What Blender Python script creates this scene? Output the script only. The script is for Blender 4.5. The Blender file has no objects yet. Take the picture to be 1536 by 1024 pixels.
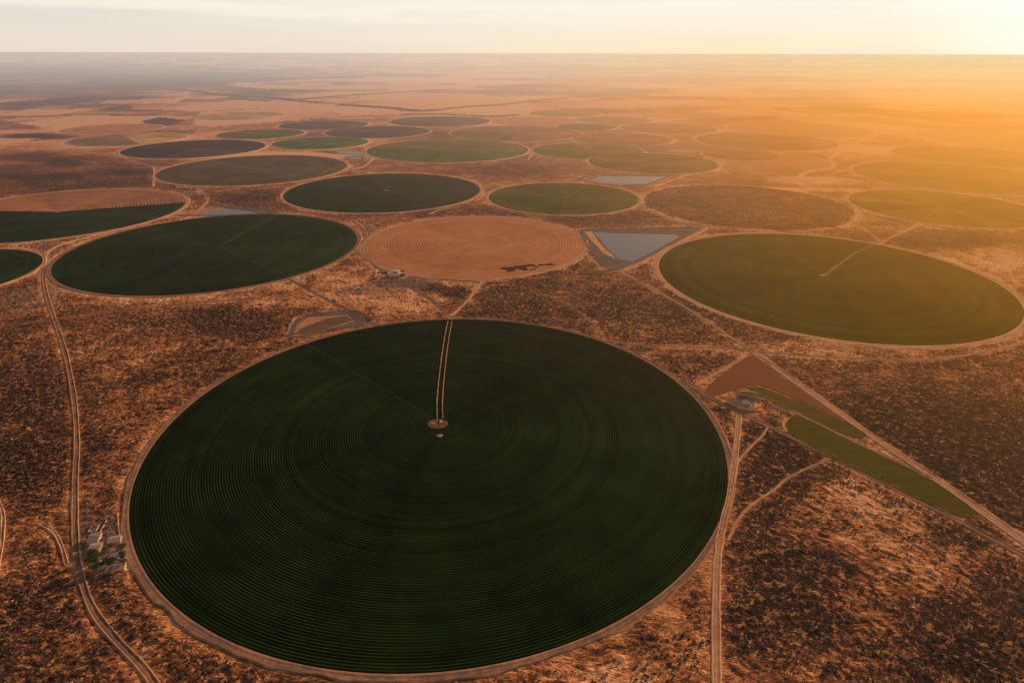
import bpy, math, random
import numpy as np
from mathutils import Vector
R = math.radians
random.seed(4)
RNG = np.random.default_rng(11)
scene = bpy.context.scene
COL = scene.collection

# ------------------------------------------------------------------ camera
CAM_H, FPX, PITCH, ROLL = 500.0, 929.0217, 0.43622772, 0.00268858
W0, H0 = 1536.0, 1024.0
cd = bpy.data.cameras.new('camera')
cam = bpy.data.objects.new('camera', cd)
COL.objects.link(cam)
cd.sensor_width = 36.0
cd.lens = FPX / W0 * 36.0
cd.clip_start = 1.0
cd.clip_end = 2.0e6
cam.location = (0, 0, CAM_H)
from mathutils import Matrix
cam.matrix_world = (Matrix.Translation((0, 0, CAM_H)) @ Matrix.Rotation(math.pi / 2 - PITCH, 4, 'X')
                    @ Matrix.Rotation(ROLL, 4, 'Z'))
scene.camera = cam


def project(X, Y, Z=0.0):
    dz = Z - CAM_H
    zc = Y * math.cos(PITCH) - dz * math.sin(PITCH)
    yc = -(Y * math.sin(PITCH) + dz * math.cos(PITCH))
    zc = np.where(np.abs(zc) < 1e-3, 1e-3, zc)
    u = FPX * X / zc
    v = FPX * yc / zc
    c, s = math.cos(ROLL), math.sin(ROLL)
    return W0 / 2 + u * c - v * s, H0 / 2 + u * s + v * c, zc


def at(x, y, Z=0.0):
    """a spot of the survey (photo pixel) as a point on the plain"""
    c, s = math.cos(ROLL), math.sin(ROLL)
    a, b = x - W0 / 2, y - H0 / 2
    u = (a * c + b * s) / FPX
    v = (-a * s + b * c) / FPX
    dY = math.cos(PITCH) - v * math.sin(PITCH)
    dZ = -(math.sin(PITCH) + v * math.cos(PITCH))
    t = (Z - CAM_H) / dZ
    return u * t, dY * t


# ------------------------------------------------------------------ noise (numpy)
def _hash(ix, iy, seed):
    h = (ix * 374761393 + iy * 668265263 + seed * 1442695041) & 0xFFFFFFFF
    h = ((h ^ (h >> 13)) * 1274126177) & 0xFFFFFFFF
    h = (h ^ (h >> 16)) & 0xFFFFFFFF
    return h.astype(np.float64) / 4294967295.0


def vnoise(x, y, seed=0):
    xi = np.floor(x).astype(np.int64)
    yi = np.floor(y).astype(np.int64)
    fx, fy = x - xi, y - yi
    fx = fx * fx * (3 - 2 * fx)
    fy = fy * fy * (3 - 2 * fy)
    a, b = _hash(xi, yi, seed), _hash(xi + 1, yi, seed)
    c, d = _hash(xi, yi + 1, seed), _hash(xi + 1, yi + 1, seed)
    return (a * (1 - fx) + b * fx) * (1 - fy) + (c * (1 - fx) + d * fx) * fy


def fbm(x, y, octs=4, seed=0, gain=0.5):
    s, a, t = 0.0, 1.0, 0.0
    for o in range(octs):
        s = s + a * vnoise(x * 2 ** o + 17.3 * o, y * 2 ** o - 9.1 * o, seed + o)
        t += a
        a *= gain
    return s / t


# ------------------------------------------------------------------ node helpers
class NT:
    def __init__(self, tree):
        self.t = tree
        self.n = tree.nodes
        self.l = tree.links

    def node(self, typ, **kw):
        nd = self.n.new(typ)
        for k, v in kw.items():
            setattr(nd, k, v)
        return nd

    def link(self, a, b):
        self.l.new(a, b)

    def put(self, sock, v):
        if hasattr(v, 'is_output'):
            self.l.new(v, sock)
        elif isinstance(v, (tuple, list)) and len(v) == 3 and sock.type == 'RGBA':
            sock.default_value = (*v, 1)
        else:
            sock.default_value = v

    def math(self, op, a, b=0.0, c=0.0, clamp=False):
        nd = self.node('ShaderNodeMath', operation=op, use_clamp=clamp)
        self.put(nd.inputs[0], a)
        self.put(nd.inputs[1], b)
        self.put(nd.inputs[2], c)
        return nd.outputs[0]

    def vmath(self, op, a, b=(0, 0, 0), out=0):
        nd = self.node('ShaderNodeVectorMath', operation=op)
        self.put(nd.inputs[0], a)
        if op == 'SCALE':
            self.put(nd.inputs['Scale'], b)
        else:
            self.put(nd.inputs[1], b)
        return nd.outputs[out]

    def mix(self, f, a, b, blend='MIX'):
        nd = self.node('ShaderNodeMix', data_type='RGBA', blend_type=blend)
        self.put(nd.inputs[0], f)
        self.put(nd.inputs[6], a)
        self.put(nd.inputs[7], b)
        return nd.outputs[2]

    def ramp(self, f, stops, interp='LINEAR'):
        nd = self.node('ShaderNodeValToRGB')
        nd.color_ramp.interpolation = interp
        e = nd.color_ramp.elements
        while len(e) < len(stops):
            e.new(0.5)
        for i, (p, c) in enumerate(stops):
            e[i].position = p
            e[i].color = (c, c, c, 1) if isinstance(c, (int, float)) else (*c, 1)
        self.put(nd.inputs[0], f)
        return nd.outputs[0]

    def noise(self, vec, scale, detail=3.0, rough=0.5, dim='3D', dist=0.0):
        nd = self.node('ShaderNodeTexNoise', noise_dimensions=dim)
        if dim == '1D':
            self.put(nd.inputs['W'], vec)
        else:
            self.put(nd.inputs['Vector'], vec)
        nd.inputs['Scale'].default_value = scale
        nd.inputs['Detail'].default_value = detail
        nd.inputs['Roughness'].default_value = rough
        nd.inputs['Distortion'].default_value = dist
        return nd.outputs[0]

    def mapr(self, v, a, b, c=0.0, d=1.0, smooth=False):
        nd = self.node('ShaderNodeMapRange')
        if smooth:
            nd.interpolation_type = 'SMOOTHSTEP'
        for i, q in enumerate((v, a, b, c, d)):
            self.put(nd.inputs[i], q)
        return nd.outputs[0]


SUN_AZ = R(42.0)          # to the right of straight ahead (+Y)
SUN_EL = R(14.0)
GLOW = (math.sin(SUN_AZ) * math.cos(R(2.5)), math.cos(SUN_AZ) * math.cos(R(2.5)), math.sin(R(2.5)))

# haze and sun glow painted on surfaces, by angle from the sun, linear light (0..100 degrees on the ramp)
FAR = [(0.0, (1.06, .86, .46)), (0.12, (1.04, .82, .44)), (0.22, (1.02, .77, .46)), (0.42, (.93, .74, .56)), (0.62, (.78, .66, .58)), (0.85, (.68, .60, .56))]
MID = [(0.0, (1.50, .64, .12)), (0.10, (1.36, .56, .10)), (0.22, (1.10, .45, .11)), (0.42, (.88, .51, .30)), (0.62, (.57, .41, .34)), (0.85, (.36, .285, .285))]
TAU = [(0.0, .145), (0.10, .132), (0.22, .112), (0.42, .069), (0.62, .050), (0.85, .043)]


def painted_haze_group():  # emission by view angle, mixed over surfaces in place of lit air
    g = bpy.data.node_groups.new('painted_haze', 'ShaderNodeTree')
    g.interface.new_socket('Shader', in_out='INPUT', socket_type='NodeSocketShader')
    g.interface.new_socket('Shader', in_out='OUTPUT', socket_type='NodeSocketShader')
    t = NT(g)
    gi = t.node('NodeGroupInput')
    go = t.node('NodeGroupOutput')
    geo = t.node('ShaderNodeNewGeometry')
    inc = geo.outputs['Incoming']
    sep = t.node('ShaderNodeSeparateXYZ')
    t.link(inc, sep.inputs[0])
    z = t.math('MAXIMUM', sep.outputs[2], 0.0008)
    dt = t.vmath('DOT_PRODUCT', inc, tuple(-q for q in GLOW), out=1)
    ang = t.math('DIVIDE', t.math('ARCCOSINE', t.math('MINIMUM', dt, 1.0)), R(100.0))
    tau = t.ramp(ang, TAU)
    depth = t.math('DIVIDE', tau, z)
    # painted haze thickens at grazing view, steeper than a plain slab
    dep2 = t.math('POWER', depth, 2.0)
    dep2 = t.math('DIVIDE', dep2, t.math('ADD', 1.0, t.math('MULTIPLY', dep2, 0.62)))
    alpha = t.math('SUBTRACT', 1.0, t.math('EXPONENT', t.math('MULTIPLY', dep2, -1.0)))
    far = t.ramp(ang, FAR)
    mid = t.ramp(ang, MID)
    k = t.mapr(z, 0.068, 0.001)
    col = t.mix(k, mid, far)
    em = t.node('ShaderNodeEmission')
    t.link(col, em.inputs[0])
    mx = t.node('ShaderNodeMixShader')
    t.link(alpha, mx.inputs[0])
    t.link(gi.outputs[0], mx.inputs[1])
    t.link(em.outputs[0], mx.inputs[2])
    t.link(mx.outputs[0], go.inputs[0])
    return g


PAINTED_HAZE = painted_haze_group()


def material(name, build):
    m = bpy.data.materials.new(name)
    m.use_nodes = True
    m.node_tree.nodes.clear()
    t = NT(m.node_tree)
    out = t.node('ShaderNodeOutputMaterial')
    b = t.node('ShaderNodeBsdfPrincipled')
    b.inputs['Roughness'].default_value = 0.9
    b.inputs['Specular IOR Level'].default_value = 0.0
    build(t, b)
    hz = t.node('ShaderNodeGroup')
    hz.node_tree = PAINTED_HAZE  # haze glow painted over every material
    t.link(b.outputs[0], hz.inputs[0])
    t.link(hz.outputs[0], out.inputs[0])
    m.cycles.emission_sampling = 'NONE'
    return m


def bump(t, b, h, strength, dist):
    bp = t.node('ShaderNodeBump')
    bp.inputs['Strength'].default_value = strength
    bp.inputs['Distance'].default_value = dist
    t.put(bp.inputs['Height'], h)
    t.link(bp.outputs[0], b.inputs['Normal'])


# ------------------------------------------------------------------ world
def build_world():
    w = bpy.data.worlds.new('World')
    scene.world = w
    w.use_nodes = True
    t = NT(w.node_tree)
    t.n.clear()
    out = t.node('ShaderNodeOutputWorld')
    bg = t.node('ShaderNodeBackground')
    STR = 0.1
    bg.inputs[1].default_value = STR
    sky = t.node('ShaderNodeTexSky')
    sky.sky_type = 'NISHITA'
    sky.sun_disc = False
    sky.sun_elevation = SUN_EL
    sky.sun_rotation = SUN_AZ
    sky.altitude = 600
    sky.dust_density = 4.0
    tc = t.node('ShaderNodeTexCoord')
    d = tc.outputs['Generated']
    sep = t.node('ShaderNodeSeparateXYZ')
    t.link(d, sep.inputs[0])
    z = sep.outputs[2]
    dt = t.vmath('DOT_PRODUCT', d, GLOW, out=1)
    ang = t.math('DIVIDE', t.math('ARCCOSINE', t.math('MINIMUM', dt, 1.0)), R(100.0))
    hor = t.ramp(ang, [(0.0, (1.2, 1.12, .95)), (0.05, (1.12, 1.02, .82)), (0.12, (1.03, .88, .62)), (0.25, (1.0, .82, .54)), (0.42, (.96, .80, .59)),
                       (0.62, (.87, .74, .60)), (0.85, (.82, .70, .59))])
    up = t.ramp(ang, [(0.0, (1.25, 1.18, 1.05)), (0.07, (1.10, 1.06, .96)), (0.14, (1.0, .94, .80)), (0.3, (.98, .92, .79)), (0.55, (.95, .90, .79)),
                      (0.85, (.92, .86, .74))])
    band = t.mix(t.mapr(z, 0.0, 0.055), hor, up)
    # thin high cloud streaks
    az = t.math('ARCTAN2', sep.outputs[0], sep.outputs[1])
    comb = t.node('ShaderNodeCombineXYZ')
    t.link(t.math('MULTIPLY', az, 2.2), comb.inputs[0])
    t.link(t.math('MULTIPLY', z, 26.0), comb.inputs[1])
    n = t.noise(comb.outputs[0], 1.6, 6.0, 0.55, dist=0.6)
    left = t.mapr(az, 0.1, -0.75)
    cl = t.math('MULTIPLY', t.mapr(n, 0.42, 0.60, smooth=True), t.math('ADD', 0.22, t.math('MULTIPLY', left, 0.75)))
    # one flat grey-white bank low on the left
    edge = t.math('ADD', 0.056, t.math('MULTIPLY', t.math('SUBTRACT', n, 0.5), 0.02))
    edge = t.math('SUBTRACT', edge, t.math('MULTIPLY', t.math('ADD', az, 0.69), 0.028))
    bank = t.math('MULTIPLY', t.mapr(t.math('SUBTRACT', edge, z), 0.0, 0.006, smooth=True),
                  t.mapr(z, 0.008, 0.045, smooth=True))
    bank = t.math('MULTIPLY', bank, t.mapr(az, 0.0, -0.6))
    band = t.mix(t.math('MULTIPLY', cl, 0.55), band, (.80, .72, .63))
    band = t.mix(t.math('MULTIPLY', bank, 0.7), band, (.74, .70, .65))
    band10 = t.vmath('SCALE', band, 1.0 / STR)
    # overhead the clear evening sky takes over
    k = t.mapr(z, 0.10, 0.38, smooth=True)
    sky_t = t.mix(1.0, sky.outputs[0], (.60, .50, .50), 'MULTIPLY')
    col = t.mix(k, band10, sky_t)
    t.link(col, bg.inputs[0])
    t.link(bg.outputs[0], out.inputs[0])


build_world()
sd = bpy.data.lights.new('sun', 'SUN')
sd.energy = 5.0
sd.angle = R(0.6)
sd.color = (1.0, .59, .29)
sun = bpy.data.objects.new('sun', sd)
COL.objects.link(sun)
sv = Vector((math.sin(SUN_AZ) * math.cos(SUN_EL), math.cos(SUN_AZ) * math.cos(SUN_EL), math.sin(SUN_EL)))
sun.rotation_euler = sv.to_track_quat('Z', 'Y').to_euler()
sun.location = (0, 0, 900)


# ------------------------------------------------------------------ objects
def tag(o, label=None, cat=None, group=None, kind=None):
    if label:
        o['label'] = label
    if cat:
        o['category'] = cat
    if group:
        o['group'] = group
    if kind:
        o['kind'] = kind
    return o


def empty(name, x, y, z=0.0, rz=0.0, label=None, cat=None, group=None):
    o = bpy.data.objects.new(name, None)
    COL.objects.link(o)
    o.empty_display_size = 1
    o.location = (x, y, z)
    o.rotation_euler = (0, 0, rz)
    return tag(o, label, cat, group)


def mesh_obj(name, V, F, mat, parent=None, attrs=None, smooth=False):
    me = bpy.data.meshes.new(name)
    V = np.asarray(V, dtype=np.float32)
    if isinstance(F, np.ndarray):
        nv = F.shape[1]
        me.vertices.add(len(V))
        me.vertices.foreach_set('co', V.ravel())
        me.loops.add(F.size)
        me.loops.foreach_set('vertex_index', F.astype(np.int32).ravel())
        me.polygons.add(len(F))
        me.polygons.foreach_set('loop_start', np.arange(0, F.size, nv, dtype=np.int32))
        me.update(calc_edges=True)
    else:
        me.from_pydata([tuple(map(float, v)) for v in V], [], F)
        me.update()
    for k, a in (attrs or {}).items():
        at_ = me.attributes.new(k, 'FLOAT', 'POINT')
        at_.data.foreach_set('value', np.asarray(a, dtype=np.float32).ravel())
    if smooth:
        me.polygons.foreach_set('use_smooth', np.ones(len(me.polygons), dtype=bool))
    me.materials.append(mat)
    o = bpy.data.objects.new(name, me)
    COL.objects.link(o)
    o.parent = parent
    return o


def clone(o, parent=None):
    c = o.copy()
    COL.objects.link(c)
    c.parent = parent
    for ch in [q for q in list(bpy.data.objects) if q.parent == o]:
        clone(ch, c)
    return c


class MB:
    def __init__(self):
        self.v, self.f = [], []

    def box(self, cx, cy, z0, lx, ly, h, rz=0.0, taper=1.0):
        b = len(self.v)
        c, s = math.cos(rz), math.sin(rz)
        for zz, k in ((z0, 1.0), (z0 + h, taper)):
            for sx, sy in ((-1, -1), (1, -1), (1, 1), (-1, 1)):
                x, y = sx * lx / 2 * k, sy * ly / 2 * k
                self.v.append((cx + x * c - y * s, cy + x * s + y * c, zz))
        for q in ((0, 3, 2, 1), (4, 5, 6, 7), (0, 1, 5, 4), (1, 2, 6, 5), (2, 3, 7, 6), (3, 0, 4, 7)):
            self.f.append([b + i for i in q])
        return self

    def tube(self, p, q, r0, r1=None, n=6):
        r1 = r0 if r1 is None else r1
        p, q = Vector(p), Vector(q)
        d = (q - p).normalized()
        a = d.orthogonal().normalized()
        e = d.cross(a)
        b = len(self.v)
        for c, r in ((p, r0), (q, r1)):
            for i in range(n):
                w = 2 * math.pi * i / n
                self.v.append(tuple(c + a * (r * math.cos(w)) + e * (r * math.sin(w))))
        for i in range(n):
            j = (i + 1) % n
            self.f.append([b + i, b + j, b + n + j, b + n + i])
        self.f.append([b + i for i in range(n)][::-1])
        self.f.append([b + n + i for i in range(n)])
        return self

    def poly(self, pts, quads):
        b = len(self.v)
        self.v += [tuple(p) for p in pts]
        self.f += [[b + i for i in q] for q in quads]
        return self

    def build(self, name, mat, parent=None, smooth=False):
        return mesh_obj(name, self.v, self.f, mat, parent, smooth=smooth)


# ------------------------------------------------------------------ materials
def plain(name, c, var=0.25, scale=0.6, rough=0.9, metal=0.0, bumps=0.0):
    def bld(t, b):
        tc = t.node('ShaderNodeTexCoord')
        n = t.noise(tc.outputs['Object'], scale, 4.0, 0.6)
        k = t.mapr(n, 0.3, 0.7, 1 - var, 1 + var)
        col = t.vmath('SCALE', tuple(c), k)
        t.link(col, b.inputs['Base Color'])
        b.inputs['Roughness'].default_value = rough
        b.inputs['Metallic'].default_value = metal
        if bumps:
            bump(t, b, n, 0.6, bumps)
    return material(name, bld)


def ground_mat():
    def bld(t, b):
        geo = t.node('ShaderNodeNewGeometry')
        P = geo.outputs['Position']

        def attr(nm):
            a = t.node('ShaderNodeAttribute')
            a.attribute_name = nm
            return a.outputs['Fac']
        dark, flat, grey = attr('dark'), attr('flat'), attr('grey')
        # streaky scrub pattern, grain turned a little from place to place
        warp = t.node('ShaderNodeTexNoise')
        warp.inputs['Scale'].default_value = 0.006
        warp.inputs['Detail'].default_value = 3
        t.link(P, warp.inputs['Vector'])
        w = t.vmath('SCALE', t.vmath('SUBTRACT', warp.outputs[1], (.5, .5, .5)), 60.0)
        Q = t.vmath('ADD', P, w)
        def grain(rz, sx):
            mp = t.node('ShaderNodeMapping')
            t.link(Q, mp.inputs[0])
            mp.inputs['Rotation'].default_value = (0, 0, rz)
            mp.inputs['Scale'].default_value = (sx, 1.0, 1.0)
            return mp.outputs[0]
        sepp = t.node('ShaderNodeSeparateXYZ')
        t.link(P, sepp.inputs[0])
        side = t.mapr(sepp.outputs[0], 60.0, 420.0, smooth=True)

        def both(fn):
            m_ = t.node('ShaderNodeMix', data_type='FLOAT')
            t.link(side, m_.inputs[0])
            t.link(fn(grain(R(-22), .38)), m_.inputs[2])
            t.link(fn(grain(R(52), .45)), m_.inputs[3])
            return m_.outputs[0]
        n1 = both(lambda S: t.noise(S, 0.20, 4.0, 0.62, dist=0.9))
        n2 = t.noise(P, 0.017, 5.0, 0.62, dist=0.8)
        n3 = t.noise(P, 0.0055, 4.0, 0.55)
        n0 = both(lambda S: t.noise(S, 0.6, 2.0, 0.65))
        s = t.math('MULTIPLY', t.math('SUBTRACT', n1, 0.5), 1.7)
        s = t.math('ADD', s, t.math('MULTIPLY', t.math('SUBTRACT', n2, 0.5), 1.8))
        s = t.math('ADD', s, t.math('MULTIPLY', t.math('SUBTRACT', n3, 0.5), 0.9))
        s = t.math('ADD', s, t.math('MULTIPLY', t.math('SUBTRACT', n0, 0.5), 0.6))
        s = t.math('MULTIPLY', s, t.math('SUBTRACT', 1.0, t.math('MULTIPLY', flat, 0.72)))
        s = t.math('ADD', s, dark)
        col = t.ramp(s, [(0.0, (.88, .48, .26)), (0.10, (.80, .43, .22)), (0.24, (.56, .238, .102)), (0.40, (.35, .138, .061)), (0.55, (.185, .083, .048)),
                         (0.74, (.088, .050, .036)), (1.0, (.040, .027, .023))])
        # thin wind-blown crests of pale dry grass
        cr = both(lambda S: t.noise(S, 0.13, 3.0, 0.6, dist=1.8))
        cr = t.math('SUBTRACT', 1.0, t.math('MULTIPLY', t.math('ABSOLUTE', t.math('SUBTRACT', cr, 0.5)), 11.0), clamp=True)
        brk = t.mapr(t.noise(P, 0.11, 2.0, 0.5), 0.48, 0.62)
        cr = t.math('MULTIPLY', t.math('MULTIPLY', cr, brk), t.math('SUBTRACT', 1.0, flat))
        col = t.mix(t.math('MULTIPLY', cr, 0.75), col, (.92, .44, .18))
        gcol = t.mix(n2, (.12, .092, .08), (.27, .185, .145))
        col = t.mix(grey, col, gcol)
        t.link(col, b.inputs['Base Color'])
        h = t.math('ADD', t.math('ADD', t.math('MULTIPLY', n1, 1.0), t.math('MULTIPLY', n0, 0.45)), t.math('MULTIPLY', cr, 0.25))
        h = t.math('MULTIPLY', h, t.math('SUBTRACT', 1.0, t.math('MULTIPLY', flat, 0.8)))
        bump(t, b, h, 0.85, 3.2)
    return material('dry_scrubland', bld)


def crop_mat(name, base, line, period=4.7, amp=1.0, rings=0.5, patch=0.3, patchcol=None, bumpd=0.5, sect=.32):
    def bld(t, b):
        tc = t.node('ShaderNodeTexCoord')
        O = tc.outputs['Object']
        nb = t.noise(O, 0.012, 3.0, 0.5)
        sep = t.node('ShaderNodeSeparateXYZ')
        t.link(O, sep.inputs[0])
        r = t.math('SQRT', t.math('ADD', t.math('MULTIPLY', sep.outputs[0], sep.outputs[0]),
                                  t.math('MULTIPLY', sep.outputs[1], sep.outputs[1])))
        r = t.math('ADD', r, t.math('MULTIPLY', nb, 3.0))
        rr = t.math('DIVIDE', r, period)
        wv = t.math('ADD', 0.5, t.math('MULTIPLY', t.math('SINE', t.math('MULTIPLY', rr, 2 * math.pi)), 0.5))
        wv3 = t.math('POWER', wv, 3.0)
        ring = t.noise(rr, 0.55, 3.0, 0.7, dim='1D')
        ring2 = t.noise(rr, 0.11, 2.0, 0.6, dim='1D')
        rb = t.mapr(ring, 0.3, 0.7, 0.45, 1.4)
        rb2 = t.mapr(ring2, 0.3, 0.7, 1 - rings, 1 + rings)
        nz = t.noise(O, 0.35, 3.0, 0.6)
        k = t.math('MULTIPLY', t.math('MULTIPLY', wv3, rb), t.math('MULTIPLY', amp, t.math('MULTIPLY', t.mapr(nz, 0.3, 0.7, 0.4, 1.3), t.mapr(t.noise(O, 0.014, 5.0, 0.65), 0.35, 0.65, 0.35, 1.3))))
        big = t.noise(O, 0.009, 6.0, 0.68, dist=0.8)
        th = t.math('ARCTAN2', sep.outputs[1], sep.outputs[0])
        cx_ = t.node('ShaderNodeCombineXYZ')
        t.link(t.math('COSINE', th), cx_.inputs[0])
        t.link(t.math('SINE', th), cx_.inputs[1])
        sec = t.noise(cx_.outputs[0], 1.6, 2.0, 0.6)
        rb2 = t.math('MULTIPLY', rb2, t.mapr(sec, 0.3, 0.7, 1 - sect, 1 + sect))
        bs = t.vmath('SCALE', tuple(base), t.math('MULTIPLY', rb2, t.mapr(big, 0.3, 0.7, 1 - patch, 1 + patch)))
        if patchcol:
            bs = t.mix(t.mapr(big, 0.52, 0.68, 0.0, 0.8), bs, tuple(patchcol))
        col = t.mix(t.math('MINIMUM', k, 1.0), bs, tuple(line))
        t.link(col, b.inputs['Base Color'])
        bump(t, b, t.math('MULTIPLY', wv, 1.0), 0.5, bumpd)
    return material(name, bld)


def track_mat(name, c0, c1):
    def bld(t, b):
        geo = t.node('ShaderNodeNewGeometry')
        a = t.node('ShaderNodeAttribute')
        a.attribute_name = 'across'
        x = t.math('ABSOLUTE', a.outputs['Fac'])
        n = t.noise(geo.outputs['Position'], 0.12, 4.0, 0.6)
        n2 = t.noise(geo.outputs['Position'], 0.02, 3.0, 0.6)
        k = t.ramp(x, [(0.0, .45), (0.12, .55), (0.28, 0.0), (0.42, .15), (0.6, .55), (0.8, 1.0), (1.0, .7)])
        k = t.math('ADD', k, t.math('MULTIPLY', t.math('SUBTRACT', n, 0.5), 1.8))
        k = t.math('ADD', k, t.math('MULTIPLY', t.math('SUBTRACT', n2, 0.5), 1.6), clamp=True)
        col = t.mix(k, tuple(c0), tuple(c1))
        t.link(col, b.inputs['Base Color'])
        bump(t, b, n, 0.5, 0.8)
    return material(name, bld)


def leaf_mat(name, c0, c1):
    def bld(t, b):
        geo = t.node('ShaderNodeNewGeometry')
        n = t.noise(geo.outputs['Position'], 0.5, 3.0, 0.6)
        f = t.math('ADD', t.math('MULTIPLY', geo.outputs['Random Per Island'], 0.6), t.math('MULTIPLY', n, 0.4))
        t.link(t.mix(f, tuple(c0), tuple(c1)), b.inputs['Base Color'])
    return material(name, bld)


def water_mat(name, c):
    def bld(t, b):
        geo = t.node('ShaderNodeNewGeometry')
        n = t.noise(geo.outputs['Position'], 0.01, 3.0, 0.6)
        t.link(t.mix(n, tuple(q * .7 for q in c), tuple(q * 1.3 for q in c)), b.inputs['Base Color'])
        b.inputs['Roughness'].default_value = 0.35
        b.inputs['Specular IOR Level'].default_value = 0.3
        n2 = t.noise(geo.outputs['Position'], 0.5, 2.0, 0.5)
        bump(t, b, n2, 0.15, 0.2)
    return material(name, bld)


M_GROUND = ground_mat()
M_TRACK = track_mat('sandy_track', (.44, .24, .15), (.80, .45, .24))
M_GREYTRACK = track_mat('grey_gravel_track', (.19, .125, .10), (.52, .27, .145))
M_FARTRACK = track_mat('pale_track', (.55, .34, .22), (.75, .46, .29))
C = {
    'dark': crop_mat('dark_green_crop', (.0065, .0190, .0060), (.040, .060, .014), period=3.4, amp=.9, rings=.4, patch=.55),
    'green': crop_mat('green_crop', (.019, .037, .011), (.058, .075, .028), period=5.5, amp=.6, rings=.3),
    'green2': crop_mat('bluish_green_crop', (.070, .125, .025), (.15, .20, .06), period=6, amp=.6, rings=.3),
    'olive': crop_mat('olive_crop', (.052, .058, .003), (.14, .13, .012), period=5.0, amp=.7, rings=.3),
    'olive_dry': crop_mat('ripening_olive_crop', (.15, .115, .026), (.24, .18, .06), period=6, amp=.5, rings=.3),
    'brown': crop_mat('brown_stubble', (.12, .088, .050), (.21, .14, .085), period=7, amp=.6, rings=.3, patchcol=(.075, .072, .035)),
    'mauve': crop_mat('greyish_fallow_soil', (.085, .060, .050), (.13, .09, .07), period=7, amp=.4, rings=.3),
    'char': crop_mat('dark_ploughed_soil', (.050, .034, .030), (.08, .06, .05), period=7, amp=.4, rings=.2),
    'tan': crop_mat('harvested_tan_soil', (.48, .20, .09), (.74, .38, .19), period=7.5, amp=1.0, rings=.14, patch=.20, sect=.06),
    'tan_ridged': crop_mat('harvested_rows', (.36, .155, .08), (.60, .32, .18), period=11, amp=1.1, rings=.25, patch=.16),
    'rust': crop_mat('rust_soil', (.28, .115, .06), (.38, .18, .10), period=8, amp=.4, rings=.25),
    'gold': crop_mat('golden_stubble', (.55, .33, .13), (.65, .42, .18), period=9, amp=.3, rings=.2, patch=.3),
    'yellow': crop_mat('yellow_green_crop', (.26, .155, .005), (.34, .22, .014), period=6, amp=.6, rings=.25),
    'amber': crop_mat('amber_crop', (.26, .14, .012), (.33, .19, .03), period=8, amp=.4, rings=.2),
}
M_STEEL = plain('galvanised_steel', (.17, .155, .135), .15, 2.0, .6, .3)
M_RUBBER = plain('tyre_rubber', (.03, .03, .03))
M_CONC = plain('weathered_concrete', (.36, .32, .30), .2, .4)
M_ROOFW = plain('white_sheet_roof', (.74, .74, .76), .12, .5, .5)
M_ROOFG = plain('grey_sheet_roof', (.28, .26, .28), .25, .5, .6)
M_ROOFR = plain('dusty_pink_roof', (.46, .33, .28), .2, .5, .7)
M_WALL = plain('plastered_wall', (.48, .30, .20), .15, .6)
M_DOOR = plain('dark_painted_door', (.10, .08, .07))
M_GLASS = plain('dark_window_pane', (.03, .035, .045), .1, 1, .15)
M_BARK = plain('bark', (.09, .065, .05))
M_LEAF = leaf_mat('acacia_leaves', (.014, .022, .008), (.055, .06, .02))
M_LEAFY = leaf_mat('yellowing_leaves', (.05, .038, .010), (.16, .10, .022))
M_SCRUB = leaf_mat('scrub_twigs', (.042, .026, .020), (.19, .095, .055))
M_TUFT = leaf_mat('dry_grass_blades', (.42, .18, .07), (.85, .42, .17))
M_SOIL = plain('bare_orange_soil', (.52, .25, .125), .25, .05, bumps=.6)
M_FAINT = track_mat('trodden_crop', (.045, .045, .020), (.085, .070, .035))
M_PATCH = plain('regrown_scrub', (.085, .042, .028), .9, .10, bumps=2.5)
M_MUD = plain('grey_reservoir_lining', (.17, .14, .135), .25, .03, bumps=.4)
M_BROWNMUD = plain('damp_brown_silt', (.20, .115, .08), .3, .03)
M_SPOIL = plain('bright_sand_bank', (.72, .38, .18), .2, .08, bumps=.8)
M_WATER = water_mat('silty_water', (.10, .11, .15))
M_TREELINE = leaf_mat('distant_trees', (.02, .02, .02), (.05, .045, .04))

# ------------------------------------------------------------------ data: fields
# key: (centre x, centre y, radius)
F_ = {
    'A': (-103.1, 777.1, 402.9), 'B': (770.0, 1457.4, 397.7), 'C': (-835.5, 1699.1, 387.8), 'D': (-107.1, 1747.9, 315.7),
    'E': (-511.1, 2491.7, 381.6), 'F': (193.5, 2375.7, 283.7), 'G': (-364.4, 3640.6, 452.8), 'H': (-1163.6, 3915.7, 280.3),
    'I': (-1687.6, 4355.5, 275.2), 'J': (-1808.0, 3665.6, 374.0), 'K': (-1213.6, 2993.3, 419.1), 'O': (703.3, 3200.6, 319.1),
    'P': (1585.5, 4053.9, 416.1), 'Q': (1238.3, 3480.3, 194.1), 'R': (1350, 3268, 260), 'U': (2483.5, 3466.5, 375.9),
    'V': (1142.5, 4770.7, 342.4), 'W': (831.6, 5369.3, 305.5), 'X': (480.3, 5969.4, 322.7), 'Y': (-577.4, 5231.6, 397.6),
    'Z': (23.4, 4457.3, 446.9), 'AA': (-1424.6, 4931.5, 325.3), 'BB': (-931.8, 4502.1, 356.8), 'CC': (706, 4143, 317),
    'DD': (182.7, 5277.4, 348.8), 'EE': (-2415.6, 4069.7, 328.4), 'FF': (-2853.1, 4650.8, 318.4), 'GG': (-2353, 5652, 361),
    'II': (2078, 4745, 496), 'JJ': (3127, 4324, 377), 'KK': (553, 4854, 220.3), 'LL': (846.7, 2261, 362), 'N': (424.1, 3613.4, 307.9),
    'L': (-1560.5, 2114, 396), 'M': (-1423.8, 1447.7, 221.6), 'S': (1985, 2845, 405), 'T': (1550, 2232.3, 302),
}


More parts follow.
